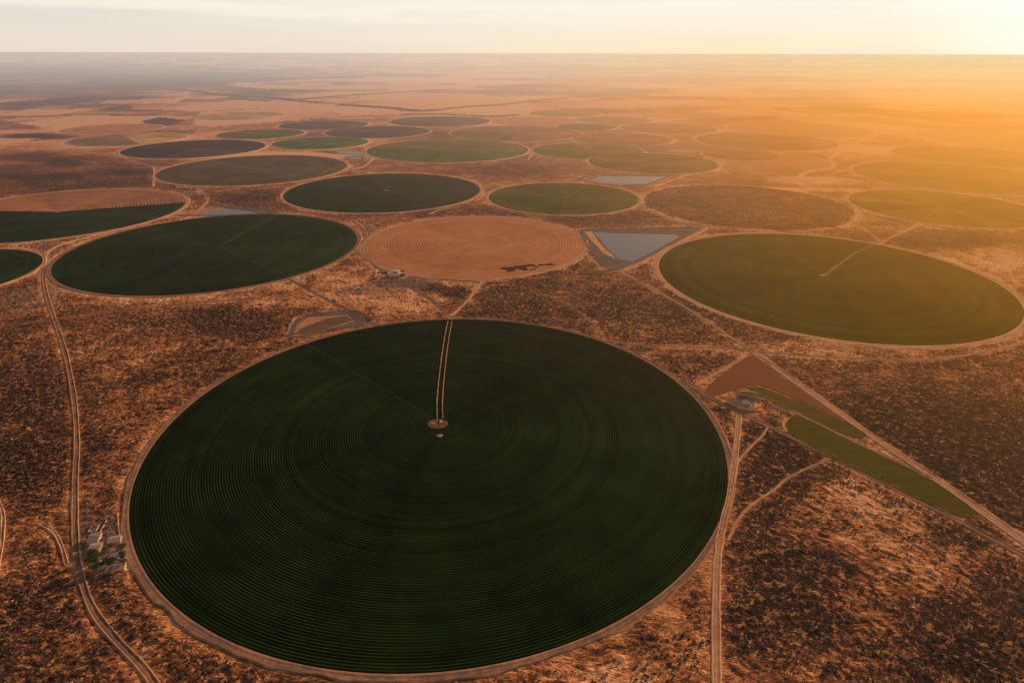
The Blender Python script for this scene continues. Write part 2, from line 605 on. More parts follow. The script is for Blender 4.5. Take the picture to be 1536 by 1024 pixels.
def ang_to(key, px, py):
    x, y = at(px, py)
    return math.atan2(y - F_[key][1], x - F_[key][0])


# key: (layer, [(material, angle0, angle1)], ring width, label)
def wedge(key, mats):
    """mats: list of (material key, (px, py) where the wedge starts), going anticlockwise"""
    st = [(m, ang_to(key, *p)) for m, p in mats]
    st.sort(key=lambda q: q[1])
    out = []
    for i, (m, a) in enumerate(st):
        b = st[(i + 1) % len(st)][1]
        if b <= a:
            b += 2 * math.pi
        out.append((m, a, b))
    return out


FULL = lambda m: [(m, 0.0, 2 * math.pi)]
FIELDS = [
    ('A', 0, FULL('dark'), 9, 'largest dark green circular field with fine concentric rows, in the foreground'),
    ('B', 0, FULL('olive'), 12, 'big olive green circular field at the right edge with a sandy track to its centre'),
    ('C', 0, wedge('C', [('green', (433, 417)), ('dark_b', (415, 322)), ('dark_b2', (80, 420))]), 8, 'big dark green circular field left of the tan harvested circle'),
    ('D', 0, FULL('tan'), 9, 'tan harvested circular field directly beyond the largest green circle'),
    ('E', 0, FULL('green'), 9, 'dark green circular field beyond the tan circle, left of the smaller olive circle'),
    ('F', 0, FULL('olive_b'), 9, 'smaller olive circular field beside the scrub-covered circle, beyond the tan circle'),
    ('G', 0, wedge('G', [('green2', (556, 222)), ('olive_dry', (786, 226))]), 8, 'mid green circular field with a paler far half, in the middle distance'),
    ('H', 0, FULL('green2'), 8, 'small oval-looking green circle just above two pale ponds'),
    ('I', 0, wedge('I', [('olive_dry', (440, 198)), ('green2', (370, 209)), ('olive_dry', (330, 203))]), 8, 'small green circle with an olive wedge, beyond the charcoal circle'),
    ('J', 0, wedge('J', [('char', (262, 210)), ('mauve', (235, 236)), ('char', (392, 229))]), 9, 'charcoal coloured ploughed circle with a pale dividing line, on the far left'),
    ('K', 0, FULL('brown'), 8, 'wide brownish green circle beside the white roofed farm sheds'),
    ('L', 0, wedge('L', [('tan_ridged', (277, 304)), ('green', (-140, 315))]), 9, 'circle on the left edge, half dark green crop and half orange harvested rows'),
    ('M', 0, FULL('green'), 7, 'dark green circle cut off by the left edge, nearest on that side'),
    ('N', 0, wedge('N', [('rust', (905, 215)), ('olive_n', (850, 213))]), 7, 'olive heart-shaped circle with a rusty wedge cut from its far side'),
    ('O', 1, wedge('O', [('rust_b', (1075, 238)), ('rust_b', (885, 245)), ('olive_dry', (900, 255)), ('olive_dry', (930, 231))]), 9, 'olive brown circle just beyond the long pond on the right of centre'),
    ('P', 0, FULL('rust'), 7, 'wide rust red circle in the hazy right middle distance'),
    ('Q', 2, FULL('rust'), 0, 'small rusty circle overlapping the orange tan circle'),
    ('R', 0, FULL('tan'), 6, 'plain orange tan circle partly covered by the small rusty circle'),
    ('S', 0, FULL('yellow'), 9, 'yellow green circle on the right edge, second nearest of the yellow ones'),
    ('T', 0, wedge('T', [('yellow_b', (1276, 300)), ('yellow', (1284, 320)), ('yellow_b', (1530, 335)), ('yellow', (1500, 292))]), 9, 'nearest yellow green circle on the right with a darker wedge'),
    ('U', 0, FULL('amber'), 7, 'amber circle at the right edge in the golden haze'),
    ('V', 0, FULL('rust'), 6, 'reddish circle beyond the rusty ones near the centre right'),
    ('W', 0, FULL('gold_b'), 5, 'olive tan circle touching the reddish circle on the far right of centre'),
    ('X', 0, FULL('gold_b'), 5, 'farthest small olive tan circle near the tree line'),
    ('Y', 0, wedge('Y', [('char_b', (720, 180)), ('mauve', (660, 173)), ('char_b', (590, 184)), ('mauve', (655, 192))]), 7, 'mauve circle with dark streaks just in front of the distant tree line'),
    ('Z', 0, wedge('Z', [('rust', (760, 189)), ('olive_dry', (690, 194)), ('rust', (760, 211))]), 6, 'brown circle with an olive left third, right behind the mid green circle'),
    ('AA', 0, FULL('mauve'), 6, 'pale mauve circle with a thin track, behind the small green circles'),
    ('BB', 0, wedge('BB', [('char_b', (640, 200)), ('mauve', (540, 190)), ('char_b', (500, 202))]), 6, 'dark mauve circle directly behind the small oval-looking green circle'),
    ('CC', 0, FULL('rust'), 5, 'faint brown circle behind the heart-shaped olive circle'),
    ('DD', 0, FULL('tan'), 5, 'pale tan circle right of the mauve streaked circle'),
    ('EE', 0, wedge('EE', [('gold', (240, 200)), ('gold_b', (170, 199)), ('gold', (215, 219))]), 6, 'golden green circle on the far left with paler right half'),
    ('FF', -1, FULL('tan'), 4, 'orange circle partly behind the golden green circle'),
    ('GG', 0, FULL('gold'), 4, 'golden circle near the kite shaped dark plot on the far left'),
    ('II', 0, FULL('tan'), 4, 'large faint orange circle beyond the wide rust red circle'),
    ('JJ', 0, FULL('tan'), 4, 'faint orange circle in the brightest haze on the far right'),
    ('KK', 0, FULL('mauve'), 4, 'small mauve circle between two tan circles in the far middle'),
]
C['olive_n'] = crop_mat('green_heart_crop', (.11, .115, .018), (.20, .19, .05), period=6, amp=.5, rings=.3)
C['dark_b'] = crop_mat('dark_green_crop_dull', (.016, .032, .010), (.055, .068, .026), period=5.5, amp=.6, rings=.3)
C['dark_b2'] = crop_mat('dark_green_crop_ridged', (.013, .027, .009), (.060, .075, .030), period=7.5, amp=.9, rings=.3)
C['olive_b'] = crop_mat('olive_crop_dull', (.075, .088, .014), (.15, .15, .03), period=6, amp=.6, rings=.3)
C['rust_b'] = crop_mat('brown_olive_crop', (.115, .075, .035), (.18, .12, .06), period=6, amp=.5, rings=.3)
C['yellow_b'] = crop_mat('deep_yellow_green_crop', (.14, .09, .002), (.22, .15, .01), period=6, amp=.6, rings=.25)
C['gold_b'] = crop_mat('olive_gold_stubble', (.26, .17, .07), (.36, .24, .10), period=8, amp=.4, rings=.2)
C['char_b'] = crop_mat('dark_mauve_soil', (.055, .042, .038), (.09, .07, .06), period=7, amp=.3, rings=.2)

# ------------------------------------------------------------------ data: roads (survey pixels, width in m, material)
T, G_, P_ = 'T', 'G', 'P'
ROADS = [
    (8, G_, [(64, 376), (66, 392), (66, 410), (67, 430), (74, 458), (87, 495), (99, 535), (108, 580), (113, 620), (115, 665), (113, 710), (112, 760), (113, 810), (120, 860), (138, 912), (170, 955), (215, 1003), (255, 1060)]),
    (6, T, [(66, 392), (72, 378), (95, 366), (130, 356), (180, 344), (230, 330), (262, 314), (282, 303)]),
    (5, G_, [(-40, 492), (0, 488), (80, 479), (187, 465), (300, 454), (367, 449), (430, 440)]),
    (7, G_, [(431, 416), (455, 430), (490, 449), (520, 463), (545, 475), (566, 488)]),
    (9, G_, [(528, 330), (545, 345), (549, 362), (545, 378), (556, 392), (570, 404), (590, 418), (618, 432), (650, 452), (673, 472)]),
    (8, G_, [(560, 425), (580, 421), (600, 419), (620, 416), (660, 419), (720, 423)]),
    (6, T, [(675, 474), (690, 462), (706, 445), (722, 423)]),
    (8, T, [(930, 407), (905, 402), (882, 385), (876, 366), (869, 345), (905, 344), (960, 342), (1040, 339), (1058, 343), (1040, 352), (1000, 374), (965, 393), (930, 407)]),
    (7, T, [(930, 407), (950, 418), (985, 436), (1020, 456), (1060, 481), (1100, 508), (1135, 530), (1160, 549)]),
    (8, T, [(874, 388), (850, 395), (828, 402), (790, 413), (722, 423)]),
    (15, T, [(1128, 526), (1160, 549), (1200, 577), (1250, 612), (1300, 648), (1350, 682), (1400, 715), (1450, 750), (1500, 785), (1560, 828)]),
    (6, T, [(905, 510), (950, 516), (1000, 519), (1060, 521), (1120, 524), (1180, 531), (1280, 537), (1370, 539), (1440, 534), (1500, 523), (1560, 508)]),
    (10, G_, [(1030, 573), (1060, 592), (1100, 613), (1130, 628), (1180, 652), (1250, 685), (1320, 720), (1390, 756), (1460, 792), (1560, 846)]),
    (6, T, [(1044, 577), (1070, 562), (1100, 545), (1122, 533)]),
    (9, T, [(1108, 618), (1107, 640), (1104, 670), (1100, 705), (1093, 750), (1082, 795), (1076, 840), (1074, 900), (1074, 960), (1075, 1050)]),
    (3.5, T, [(1152, 640), (1142, 655), (1128, 668), (1110, 688), (1103, 700)]),
    (3.5, T, [(1245, 688), (1215, 700), (1180, 718), (1160, 735), (1130, 755), (1110, 775), (1092, 810)]),
    (6, T, [(1106, 588), (1118, 586), (1140, 591), (1180, 611), (1230, 637), (1290, 665), (1345, 692), (1400, 718)]),
    (6, T, [(1180, 626), (1176, 636), (1178, 645), (1160, 642)]),
    (5, T, [(1318, 366), (1345, 352), (1380, 336)]),
    (5, T, [(312, 300), (340, 307), (380, 316), (420, 321), (470, 326)]),
    (5, T, [(300, 287), (312, 300), (290, 322), (270, 331)]),
    (5, T, [(231, 250), (231, 262), (230, 280)]),
    (5, T, [(174, 225), (190, 239), (222, 248), (231, 251)]),
    (4, T, [(-10, 742), (3, 765), (4, 800), (-3, 850)]),
    (4, T, [(62, 786), (80, 797), (92, 818), (100, 846)]),
    (3, T, [(822, 443), (860, 462), (880, 478), (895, 492), (905, 508)]),
    (5, T, [(478, 262), (500, 253), (520, 252), (545, 262)]),
    (5, T, [(514, 256), (545, 250), (560, 238)]),
    (6, T, [(792, 240), (800, 228), (797, 236), (830, 240), (860, 247), (900, 256)]),
    (6, T, [(1080, 247), (1100, 252), (1150, 264), (1180, 271), (1200, 264), (1230, 252)]),
    (5, T, [(1240, 262), (1270, 255), (1300, 247)]),
    (7, T, [(1200, 262), (1235, 245), (1270, 222), (1310, 205), (1345, 197)]),
    (5, T, [(960, 305), (978, 318), (1010, 330), (1040, 337)]),
    (5, T, [(1282, 300), (1286, 320), (1280, 330), (1300, 345), (1320, 362)]),
    (5, T, [(1240, 291), (1262, 300), (1272, 303)]),
    (5, T, [(548, 292), (558, 322), (600, 324)]),
    (5, T, [(717, 300), (728, 290), (732, 297), (726, 305)]),
    (4, T, [(645, 321), (660, 315), (690, 310)]),
    (4, T, [(870, 272), (885, 266), (915, 260), (940, 259)]),
    (4, T, [(1340, 480), (1390, 465), (1430, 440)][:0] or [(980, 281), (1010, 270), (1040, 262), (1080, 262)]),
    (5, T, [(0, 190), (40, 197), (80, 196)]),
]

# ------------------------------------------------------------------ data: soil darkness, ellipses (px): cx, cy, rx, ry, amount
PATCH = [
    (40, 640, 110, 110, .22), (340, 482, 75, 28, .24), (330, 560, 150, 60, .04), (60, 960, 160, 90, .10), (30, 690, 60, 40, .2),
    (330, 440, 260, 20, -.30), (600, 440, 110, 40, -.28), (480, 440, 70, 30, -.22), (600, 462, 60, 18, -.05),
    (860, 455, 200, 45, .14), (780, 470, 90, 22, .10), (640, 432, 26, 8, .6), (682, 439, 24, 9, .6), (800, 408, 34, 7, .55),
    (1000, 470, 110, 40, .10), (1180, 560, 70, 22, .05), (1230, 525, 220, 12, -.30), (1480, 400, 120, 30, -.3), (1180, 860, 90, 120, .20),
    (1400, 650, 230, 75, .22), (1500, 730, 120, 70, .18), (1190, 680, 90, 50, .18), (1160, 740, 80, 40, .12),
    (1250, 775, 110, 48, -.26), (1370, 830, 90, 60, -.12), (1480, 960, 130, 70, .22), (1330, 950, 130, 60, .05), (1440, 800, 60, 30, .12),
    (1035, 930, 42, 90, -.42), (930, 1010, 140, 24, -.25), (1090, 650, 30, 60, -.02), (1160, 618, 34, 17, -.42), (1125, 622, 30, 12, -.3), (1140, 850, 30, 30, .1), (152, 825, 40, 50, .38), (250, 880, 90, 60, -.06),
    (130, 985, 120, 50, -.02), (30, 820, 100, 50, -.04),
    (110, 262, 160, 34, .30), (50, 205, 60, 5, .55), (30, 190, 70, 5, .2), (60, 235, 90, 8, .25), (95, 245, 30, 5, .3), (200, 258, 60, 6, .25), (60, 265, 60, 6, .2),
    (390, 300, 90, 14, .30), (700, 255, 120, 8, .12), (800, 250, 100, 14, .10), (650, 240, 60, 4, .2), (690, 320, 150, 8, .25), (900, 330, 90, 12, .2),
    (1430, 360, 90, 14, .30), (1300, 360, 40, 8, .10), (1160, 285, 170, 4, -.4), (1220, 272, 70, 8, -.35), (1400, 355, 60, 5, -.1),
    (310, 232, 200, 6, -.25), (430, 234, 90, 5, -.35), (1310, 225, 80, 8, -.1), (720, 178, 60, 3, .25),
    (190, 122, 400, 22, .52), (60, 105, 300, 20, .12), (900, 215, 300, 22, .14), (300, 178, 330, 34, .17), (760, 200, 250, 12, .08), (1150, 215, 150, 20, .10), (60, 145, 160, 10, .35), (450, 108, 400, 12, .22), (800, 130, 120, 3, .3), (700, 117, 100, 3, .2), (580, 118, 80, 3, .3),
    (380, 143, 90, 4, .3), (370, 153, 40, 4, .4), (200, 165, 80, 3, .25), (150, 173, 60, 2, .3), (1330, 160, 160, 8, .18), (1180, 148, 140, 3, .2), (1400, 180, 150, 6, .1),
    (245, 182, 34, 6, .0), (620, 200, 60, 3, .15), (900, 150, 50, 3, .25), (1230, 148, 90, 4, .2), (1100, 120, 200, 3, .12),
]
# polygons (px): value overrides darkness, flat amount
POLY = [
    ([(10, 172), (60, 160), (200, 155), (160, 163), (70, 173)], .02), ([(0, 180), (110, 173), (330, 175), (120, 193), (60, 190)], .03),
    ([(0, 207), (65, 208), (0, 218)], .06), ([(160, 150), (340, 146), (350, 153), (310, 162), (200, 158), (150, 155)], .06),
    ([(300, 168), (560, 155), (590, 160), (560, 180), (480, 178), (320, 190), (290, 186)], .02), ([(480, 150), (720, 142), (780, 152), (640, 167), (520, 158)], .0),
    ([(560, 165), (660, 168), (700, 158), (840, 168), (690, 176), (560, 178)], .05), ([(720, 148), (840, 140), (870, 141), (800, 152)], -.03),
    ([(850, 146), (895, 146), (905, 149), (870, 150)], .02), ([(340, 102), (480, 98), (500, 101), (400, 104)], .02), ([(330, 126), (560, 116), (740, 118), (700, 136), (400, 134)], .12), ([(180, 150), (330, 148), (470, 157), (300, 167), (200, 163)], .05), ([(905, 152), (1060, 150), (1150, 158), (980, 163)], .06),
    ([(60, 192), (190, 184), (205, 190), (120, 202)], .08), ([(210, 182), (238, 176), (278, 181), (255, 188), (225, 187)], .78),
    ([(860, 100), (1000, 97), (960, 102)], .1), ([(900, 128), (980, 124), (1010, 129), (940, 131)], .15), ([(1180, 163), (1220, 164), (1190, 167)], .0),
]
GREYS = [(1130, 594, 34, 5, .8), (1170, 612, 26, 6, .5), (600, 425, 50, 9, .9), (540, 436, 40, 6, .6), (64, 440, 40, 14, .5), (75, 370, 24, 8, .6), (25, 452, 40, 20, .45), (150, 818, 34, 46, .6), (128, 800, 16, 50, .6),
         (880, 375, 8, 14, .7), (1130, 590, 36, 8, .6), (1330, 520, 130, 5, .45), (558, 484, 12, 8, .7), (555, 360, 10, 26, .5), (270, 290, 26, 5, .6)]


def smooth_path(pts, step=6.0):
    P = np.array([at(*p) for p in pts])
    if len(P) < 2:
        return P
    ext = np.vstack([2 * P[0] - P[1], P, 2 * P[-1] - P[-2]])
    out = []
    for i in range(1, len(ext) - 2):
        p0, p1, p2, p3 = ext[i - 1], ext[i], ext[i + 1], ext[i + 2]
        n = max(2, int(np.linalg.norm(p2 - p1) / step))
        for k in range(n):
            u = k / n
            out.append(0.5 * ((2 * p1) + (-p0 + p2) * u + (2 * p0 - 5 * p1 + 4 * p2 - p3) * u * u + (-p0 + 3 * p1 - 3 * p2 + p3) * u ** 3))
    out.append(P[-1])
    return np.array(out)


ROADPATHS = [(w, m, smooth_path(p, 8.0)) for w, m, p in ROADS]

# reservoirs (px outlines)
POND_TRI = [(868, 345), (1040, 341), (1056, 343), (1038, 352), (1000, 373), (962, 392), (926, 405), (905, 398), (884, 372)]
POND_LONG = [(290, 316), (340, 309), (400, 314), (418, 320), (380, 322), (290, 324), (268, 322)]
POND_DRY = [(428, 503), (442, 478), (470, 472), (528, 466), (560, 480), (545, 486), (500, 495), (450, 506)]
POND_FAR = [(862, 268), (890, 262), (1010, 263), (1000, 268), (968, 279), (930, 279), (880, 273)]
PIT = [(1096, 599), (1104, 593), (1118, 593), (1135, 602), (1133, 608), (1120, 611), (1104, 605)]
LENS = [(1178, 638), (1182, 630), (1196, 627), (1222, 634), (1275, 661), (1330, 686), (1400, 722), (1445, 752), (1462, 768), (1458, 775), (1440, 774), (1380, 750), (1290, 706), (1215, 668), (1188, 650)]
LENS2 = [(1288, 659), (1312, 661), (1352, 686), (1400, 716), (1398, 718), (1345, 692)]
TRI_GREEN = [(1120, 580.5), (1142, 581), (1180, 596), (1205, 604.5), (1238, 620.5), (1262, 632), (1296, 648), (1298, 654), (1285, 656), (1240, 640), (1190, 615), (1145, 594)]
TRI_BROWN = [(1056, 588), (1072, 570), (1108, 543), (1122, 534), (1136, 536), (1158, 555), (1200, 583), (1236, 608), (1268, 630), (1262, 631), (1238, 619), (1205, 603), (1180, 593), (1145, 579), (1120, 579), (1100, 584.5), (1080, 592), (1064, 594)]


# ------------------------------------------------------------------ ground sheet
def pip(px, py, poly):
    inside = np.zeros(px.shape, bool)
    n = len(poly)
    for i in range(n):
        x1, y1 = poly[i]
        x2, y2 = poly[(i + 1) % n]
        c = ((y1 > py) != (y2 > py)) & (px < (x2 - x1) * (py - y1) / ((y2 - y1) if y2 != y1 else 1e-9) + x1)
        inside ^= c
    return inside


def seg_dist(X, Y, path, reach):
    d = np.full(X.shape, 1e9)
    for a, b in zip(path[:-1], path[1:]):
        m = (X > min(a[0], b[0]) - reach) & (X < max(a[0], b[0]) + reach) & (Y > min(a[1], b[1]) - reach) & (Y < max(a[1], b[1]) + reach)
        idx = np.nonzero(m)[0]
        if not len(idx):
            continue
        ab = b - a
        L2 = max(1e-6, ab @ ab)
        t = np.clip(((X[idx] - a[0]) * ab[0] + (Y[idx] - a[1]) * ab[1]) / L2, 0, 1)
        q = np.hypot(X[idx] - a[0] - t * ab[0], Y[idx] - a[1] - t * ab[1])
        d[idx] = np.minimum(d[idx], q)
    return d


def zone(X, Y):
    """dark, flat, grey and relief of the plain at each point"""
    px, py, zc = project(X, Y)
    ok = zc > 1
    dark = np.full(X.shape, .50)
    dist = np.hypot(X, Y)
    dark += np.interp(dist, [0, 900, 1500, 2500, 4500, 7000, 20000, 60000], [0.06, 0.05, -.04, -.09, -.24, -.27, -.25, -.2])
    dark += .26 * (fbm(X / 330 + 3, Y / 420, 4, 5) - .5)
    for cx, cy, rx, ry, a in PATCH:
        a = a * (1.45 if cy > 470 and abs(a) < .3 else 1.0)
        wob = .25 * (fbm(px / (rx * .5) + cx, py / (ry * .5), 3, 9) - .5)
        r = np.sqrt(((px - cx) / rx) ** 2 + ((py - cy) / ry) ** 2) + wob
        dark += np.where(ok, a * np.clip((1.25 - r) / .7, 0, 1), 0)
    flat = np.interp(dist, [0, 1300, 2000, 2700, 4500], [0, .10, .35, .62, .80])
    wx = px + 6 * (fbm(px / 25., py / 5., 3, 21) - .5)
    wy = py + 1.2 * (fbm(px / 30. + 7, py / 6., 3, 22) - .5)
    for poly, v in POLY:
        m = pip(wx, wy, poly) & ok
        dark[m] = v
        flat[m] = .88
    # far plain: broken into big plots beyond the circles
    far = np.clip((dist - 4300) / 2600, 0, 1)
    dark += far * 1.0 * (fbm(X / 1500 + 5, Y / 1900, 3, 31, .6) - .5) + far * .5 * (vnoise(X / 6200 + 1.5, Y / 9000, 33) - .5)
    mid_ = np.clip((dist - 2600) / 1500, 0, 1)
    dark += mid_ * .5 * (fbm(X / 420 + 9, Y / 520, 3, 35, .6) - .5)
    # far farmland: a patchwork of straight-edged plots
    wx_ = X + 500 * (vnoise(X / 2500, Y / 2500, 91) - .5)
    wy_ = Y + 500 * (vnoise(X / 2500 + 9, Y / 2500, 92) - .5)
    for sc, rot, wgt, sd in ((1050., .35, .62, 7), (2300., -.2, .55, 8)):
        gu = (wx_ * math.cos(rot) + wy_ * math.sin(rot)) / sc
        gv = (-wx_ * math.sin(rot) + wy_ * math.cos(rot)) / (sc * .62)
        gu = gu + .5 * (np.floor(gv).astype(np.int64) % 2)
        dark += far * wgt * (_hash(np.floor(gu).astype(np.int64), np.floor(gv).astype(np.int64), sd) ** 1.5 - .42)
    grey = np.zeros(X.shape)
    for cx, cy, rx, ry, a in GREYS:
        r = np.sqrt(((px - cx) / rx) ** 2 + ((py - cy) / ry) ** 2) + .6 * (fbm(px / 6., py / 4., 3, 12) - .5)
        g = np.where(ok, a * np.clip((1.2 - r) / .5, 0, 1), 0)
        grey = np.maximum(grey, g)
        dark -= g * .1
    relief = np.ones(X.shape)
    verge = np.zeros(X.shape)
    for w, m, path in ROADPATHS:
        d = seg_dist(X, Y, path, 45)
        relief *= np.clip((d - w * .55) / 8, 0, 1)
        verge = np.maximum(verge, np.clip(1 - (d - w * .5) / 10, 0, 1))
    for k, (cx, cy, r) in F_.items():
        if k == 'LL':
            continue
        d = np.hypot(X - cx, Y - cy)
        relief *= np.clip((d - r - 12) / 10, 0, 1)
        verge = np.maximum(verge, np.clip(1 - (d - r - 8) / np.where(dist > 1400, 30, 16), 0, 1))
    c = F_['LL']
    d = np.hypot(X - c[0], Y - c[1]) + 14 * (fbm(X / 20, Y / 20, 3, 8) - .5)
    m = np.clip((c[2] - d) / 8, 0, 1)
    dark = dark * (1 - m) + (.60 + .16 * (fbm(X / 90, Y / 90, 3, 4) - .5)) * m
    verge = np.maximum(verge, np.where(d > c[2] + 2, np.clip(1 - (d - c[2]) / 45, 0, 1) * 1.1, 0))
    dark -= .24 * verge * np.where(dist > 1500, 1.3, 1)
    for poly in (POND_TRI, POND_LONG, POND_DRY, POND_FAR, PIT, LENS, LENS2, TRI_GREEN, TRI_BROWN):
        P = np.array([at(*p) for p in poly] + [at(*poly[0])])
        ins = pip(px, py, poly) & ok
        d = seg_dist(X, Y, P, 30)
        d[ins] = 0
        relief *= np.clip((d - 5) / 8, 0, 1)
        dark -= .28 * np.clip(1 - d / 14, 0, 1)
    lo = np.interp(dist, [0, 900, 1500, 2300], [.27, .27, .17, -1])
    dark = np.where(dark < lo + .1, lo + .1 * np.exp((dark - lo - .1) / .1), dark)
    return dark, flat, grey, relief, px, py


def height(X, Y, relief):
    wob = 26 * (fbm(X / 110, Y / 110, 2, 41) - .5)

    def nn(a, sd):
        u, v = X * math.cos(a) - Y * math.sin(a), X * math.sin(a) + Y * math.cos(a)
        return fbm((u + wob) / 15, (v + wob) / 6.0, 3, sd, .6)
    side = np.clip((X - 60) / 360, 0, 1)
    n = nn(R(-22), 51) * (1 - side) + nn(R(52), 61) * side
    n = np.abs(n - .5) * 2
    h = -0.25 + 3.0 * n * relief
    dist = np.hypot(X, Y)
    h *= np.clip((4200 - dist) / 1500, 0, 1)
    return h


K_ = FPX * CAM_H / math.cos(PITCH)
ys = [-60000., -20000., -5000., -1500., -400., 0., 120.]
y = 180.
while y < 450000:
    ys.append(y)
    y += max(1.7, (y * math.cos(PITCH) + CAM_H * math.sin(PITCH)) ** 2 / K_ * 1.45)
ys = np.array(ys)
NXC = 1150
core = np.linspace(-1, 1, NXC)
outer = 1 + np.array([.02, .05, .1, .2, .4, .8, 1.6, 3.2, 6.4])
xs = np.concatenate([-outer[::-1], core, outer])
halfw = np.maximum(np.abs(ys), 300) * .80 + 300
X = (xs[None, :] * halfw[:, None])
Y = np.repeat(ys[:, None], len(xs), 1)
X, Y = X.ravel(), Y.ravel()
dark, flat, grey, relief, gpx, gpy = zone(X, Y)
hz = height(X, Y, relief)
dist = np.hypot(X, Y)
# faint rises on the horizon
hz = hz + np.clip((dist - 30000) / 60000, 0, 1) * 230 * np.clip(fbm(X / 14000, Y / 30000, 3, 77) - .45, 0, 1) * np.clip((300000 - dist) / 100000, 0, 1)
# the dug ponds lie below the plain
nr, nc = len(ys), len(xs)
idx = np.arange(nr * nc).reshape(nr, nc)
Fq = np.stack([idx[:-1, :-1].ravel(), idx[:-1, 1:].ravel(), idx[1:, 1:].ravel(), idx[1:, :-1].ravel()], 1)
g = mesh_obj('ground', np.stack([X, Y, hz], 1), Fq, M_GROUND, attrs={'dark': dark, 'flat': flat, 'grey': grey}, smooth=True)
tag(g, kind='structure')
print('ground verts', len(X))


# ------------------------------------------------------------------ crop circles
def ring_mesh(r0, r1, prof, n=256):
    """prof: list of (0..1 across, height)"""
    a = np.linspace(0, 2 * math.pi, n, endpoint=False)
    rows, across = [], []
    for q, h in prof:
        r = r0 + (r1 - r0) * q
        jr = 0.0 if q < .05 else (r1 - r0) * 1.1 * (fbm(np.abs(a - math.pi) * r0 / 26 + r0, a * 0 + q, 4, 6) - .45) * q
        rows.append(np.stack([(r + jr) * np.cos(a), (r + jr) * np.sin(a), np.full(n, h)], 1))
        across.append(np.full(n, q * 2 - 1))
    V = np.concatenate(rows)
    F = []
    for i in range(len(prof) - 1):
        for j in range(n):
            k = (j + 1) % n
            F.append((i * n + j, (i + 1) * n + j, (i + 1) * n + k, i * n + k))
    return V, np.array(F), np.concatenate(across)


def sector_mesh(r, a0, a1, z, n_r, hgt, furrow=None):
    full = (a1 - a0) > 2 * math.pi - 1e-4
    na = max(6, int((a1 - a0) / (2 * math.pi) * (512 if furrow else 192)))
    a = np.linspace(a0, a1, na + 1)
    if furrow:
        per, per_pts = furrow
        rr = np.arange(2.0, r, per / per_pts)
        hh = hgt * (0.5 + 0.5 * np.sin(rr / per * 2 * math.pi))
    else:
        rr = np.linspace(.5, r, n_r)
        hh = np.full(len(rr), hgt)
    V = []
    for q, h in zip(rr, hh):
        V.append(np.stack([q * np.cos(a), q * np.sin(a), np.full(len(a), z + h)], 1))
    V.append(np.stack([(r + .6) * np.cos(a), (r + .6) * np.sin(a), np.full(len(a), -.4)], 1))
    V = np.concatenate(V)
    m = na + 1
    i = np.arange(len(rr))[:, None]
    j = np.arange(na)[None, :]
    F = np.stack([(i * m + j).ravel(), ((i + 1) * m + j).ravel(), ((i + 1) * m + j + 1).ravel(), (i * m + j + 1).ravel()], 1)
    V = np.vstack([V, [[0, 0, z + hgt * .5]]])
    tri = [(len(V) - 1, k, k + 1) for k in range(na)]
    Fl = [tuple(q) for q in F] + tri
    return V, Fl


FIELD = {}
SHRINK = {}
for key, layer, secs, rw, label in FIELDS:
    cx, cy, r = F_[key]
    t = empty('crop_circle', cx, cy, 0, 0, label, 'crop field', 'centre pivot crop circles on the plain')
    FIELD[key] = t
    near = math.hypot(cx, cy)
    z = (.25 if near < 2000 else .6 if near < 3400 else 1.2) + layer * (.9 if near < 4000 else 1.0)
    for m, a0, a1 in secs:
        nm = {'tan': 'bare_soil', 'tan_ridged': 'harvested_rows', 'rust': 'bare_soil', 'char': 'ploughed_soil', 'mauve': 'fallow_soil',
              'char_b': 'ploughed_soil', 'gold': 'stubble', 'gold_b': 'stubble', 'brown': 'stubble'}.get(m, 'crop')
        if key == 'A':
            V, Fl = sector_mesh(r, a0, a1, z, 4, .30, furrow=(3.4, 5))
        else:
            V, Fl = sector_mesh(r, a0, a1, z, 5, .3)
        mesh_obj(nm, V, Fl, C[m], t)
    if rw:
        prof = [(0.0, .12), (.12, .30), (.3, .16), (.5, .22), (.72, .14), (.86, .75), (1.0, -.2)]
        prof = [(q, h + (z - .25)) if q < .99 else (q, h) for q, h in prof]
        V, Fq, ac = ring_mesh(r + .3, r + rw * (1.0 if key == 'A' else 1.4) + .3 + (2 if near > 3000 else 0), prof)
        mesh_obj('perimeter_track', V, Fq, M_GREYTRACK if key in 'AC' else (M_TRACK if near < 2800 else M_FARTRACK), t, attrs={'across': ac}, smooth=False)


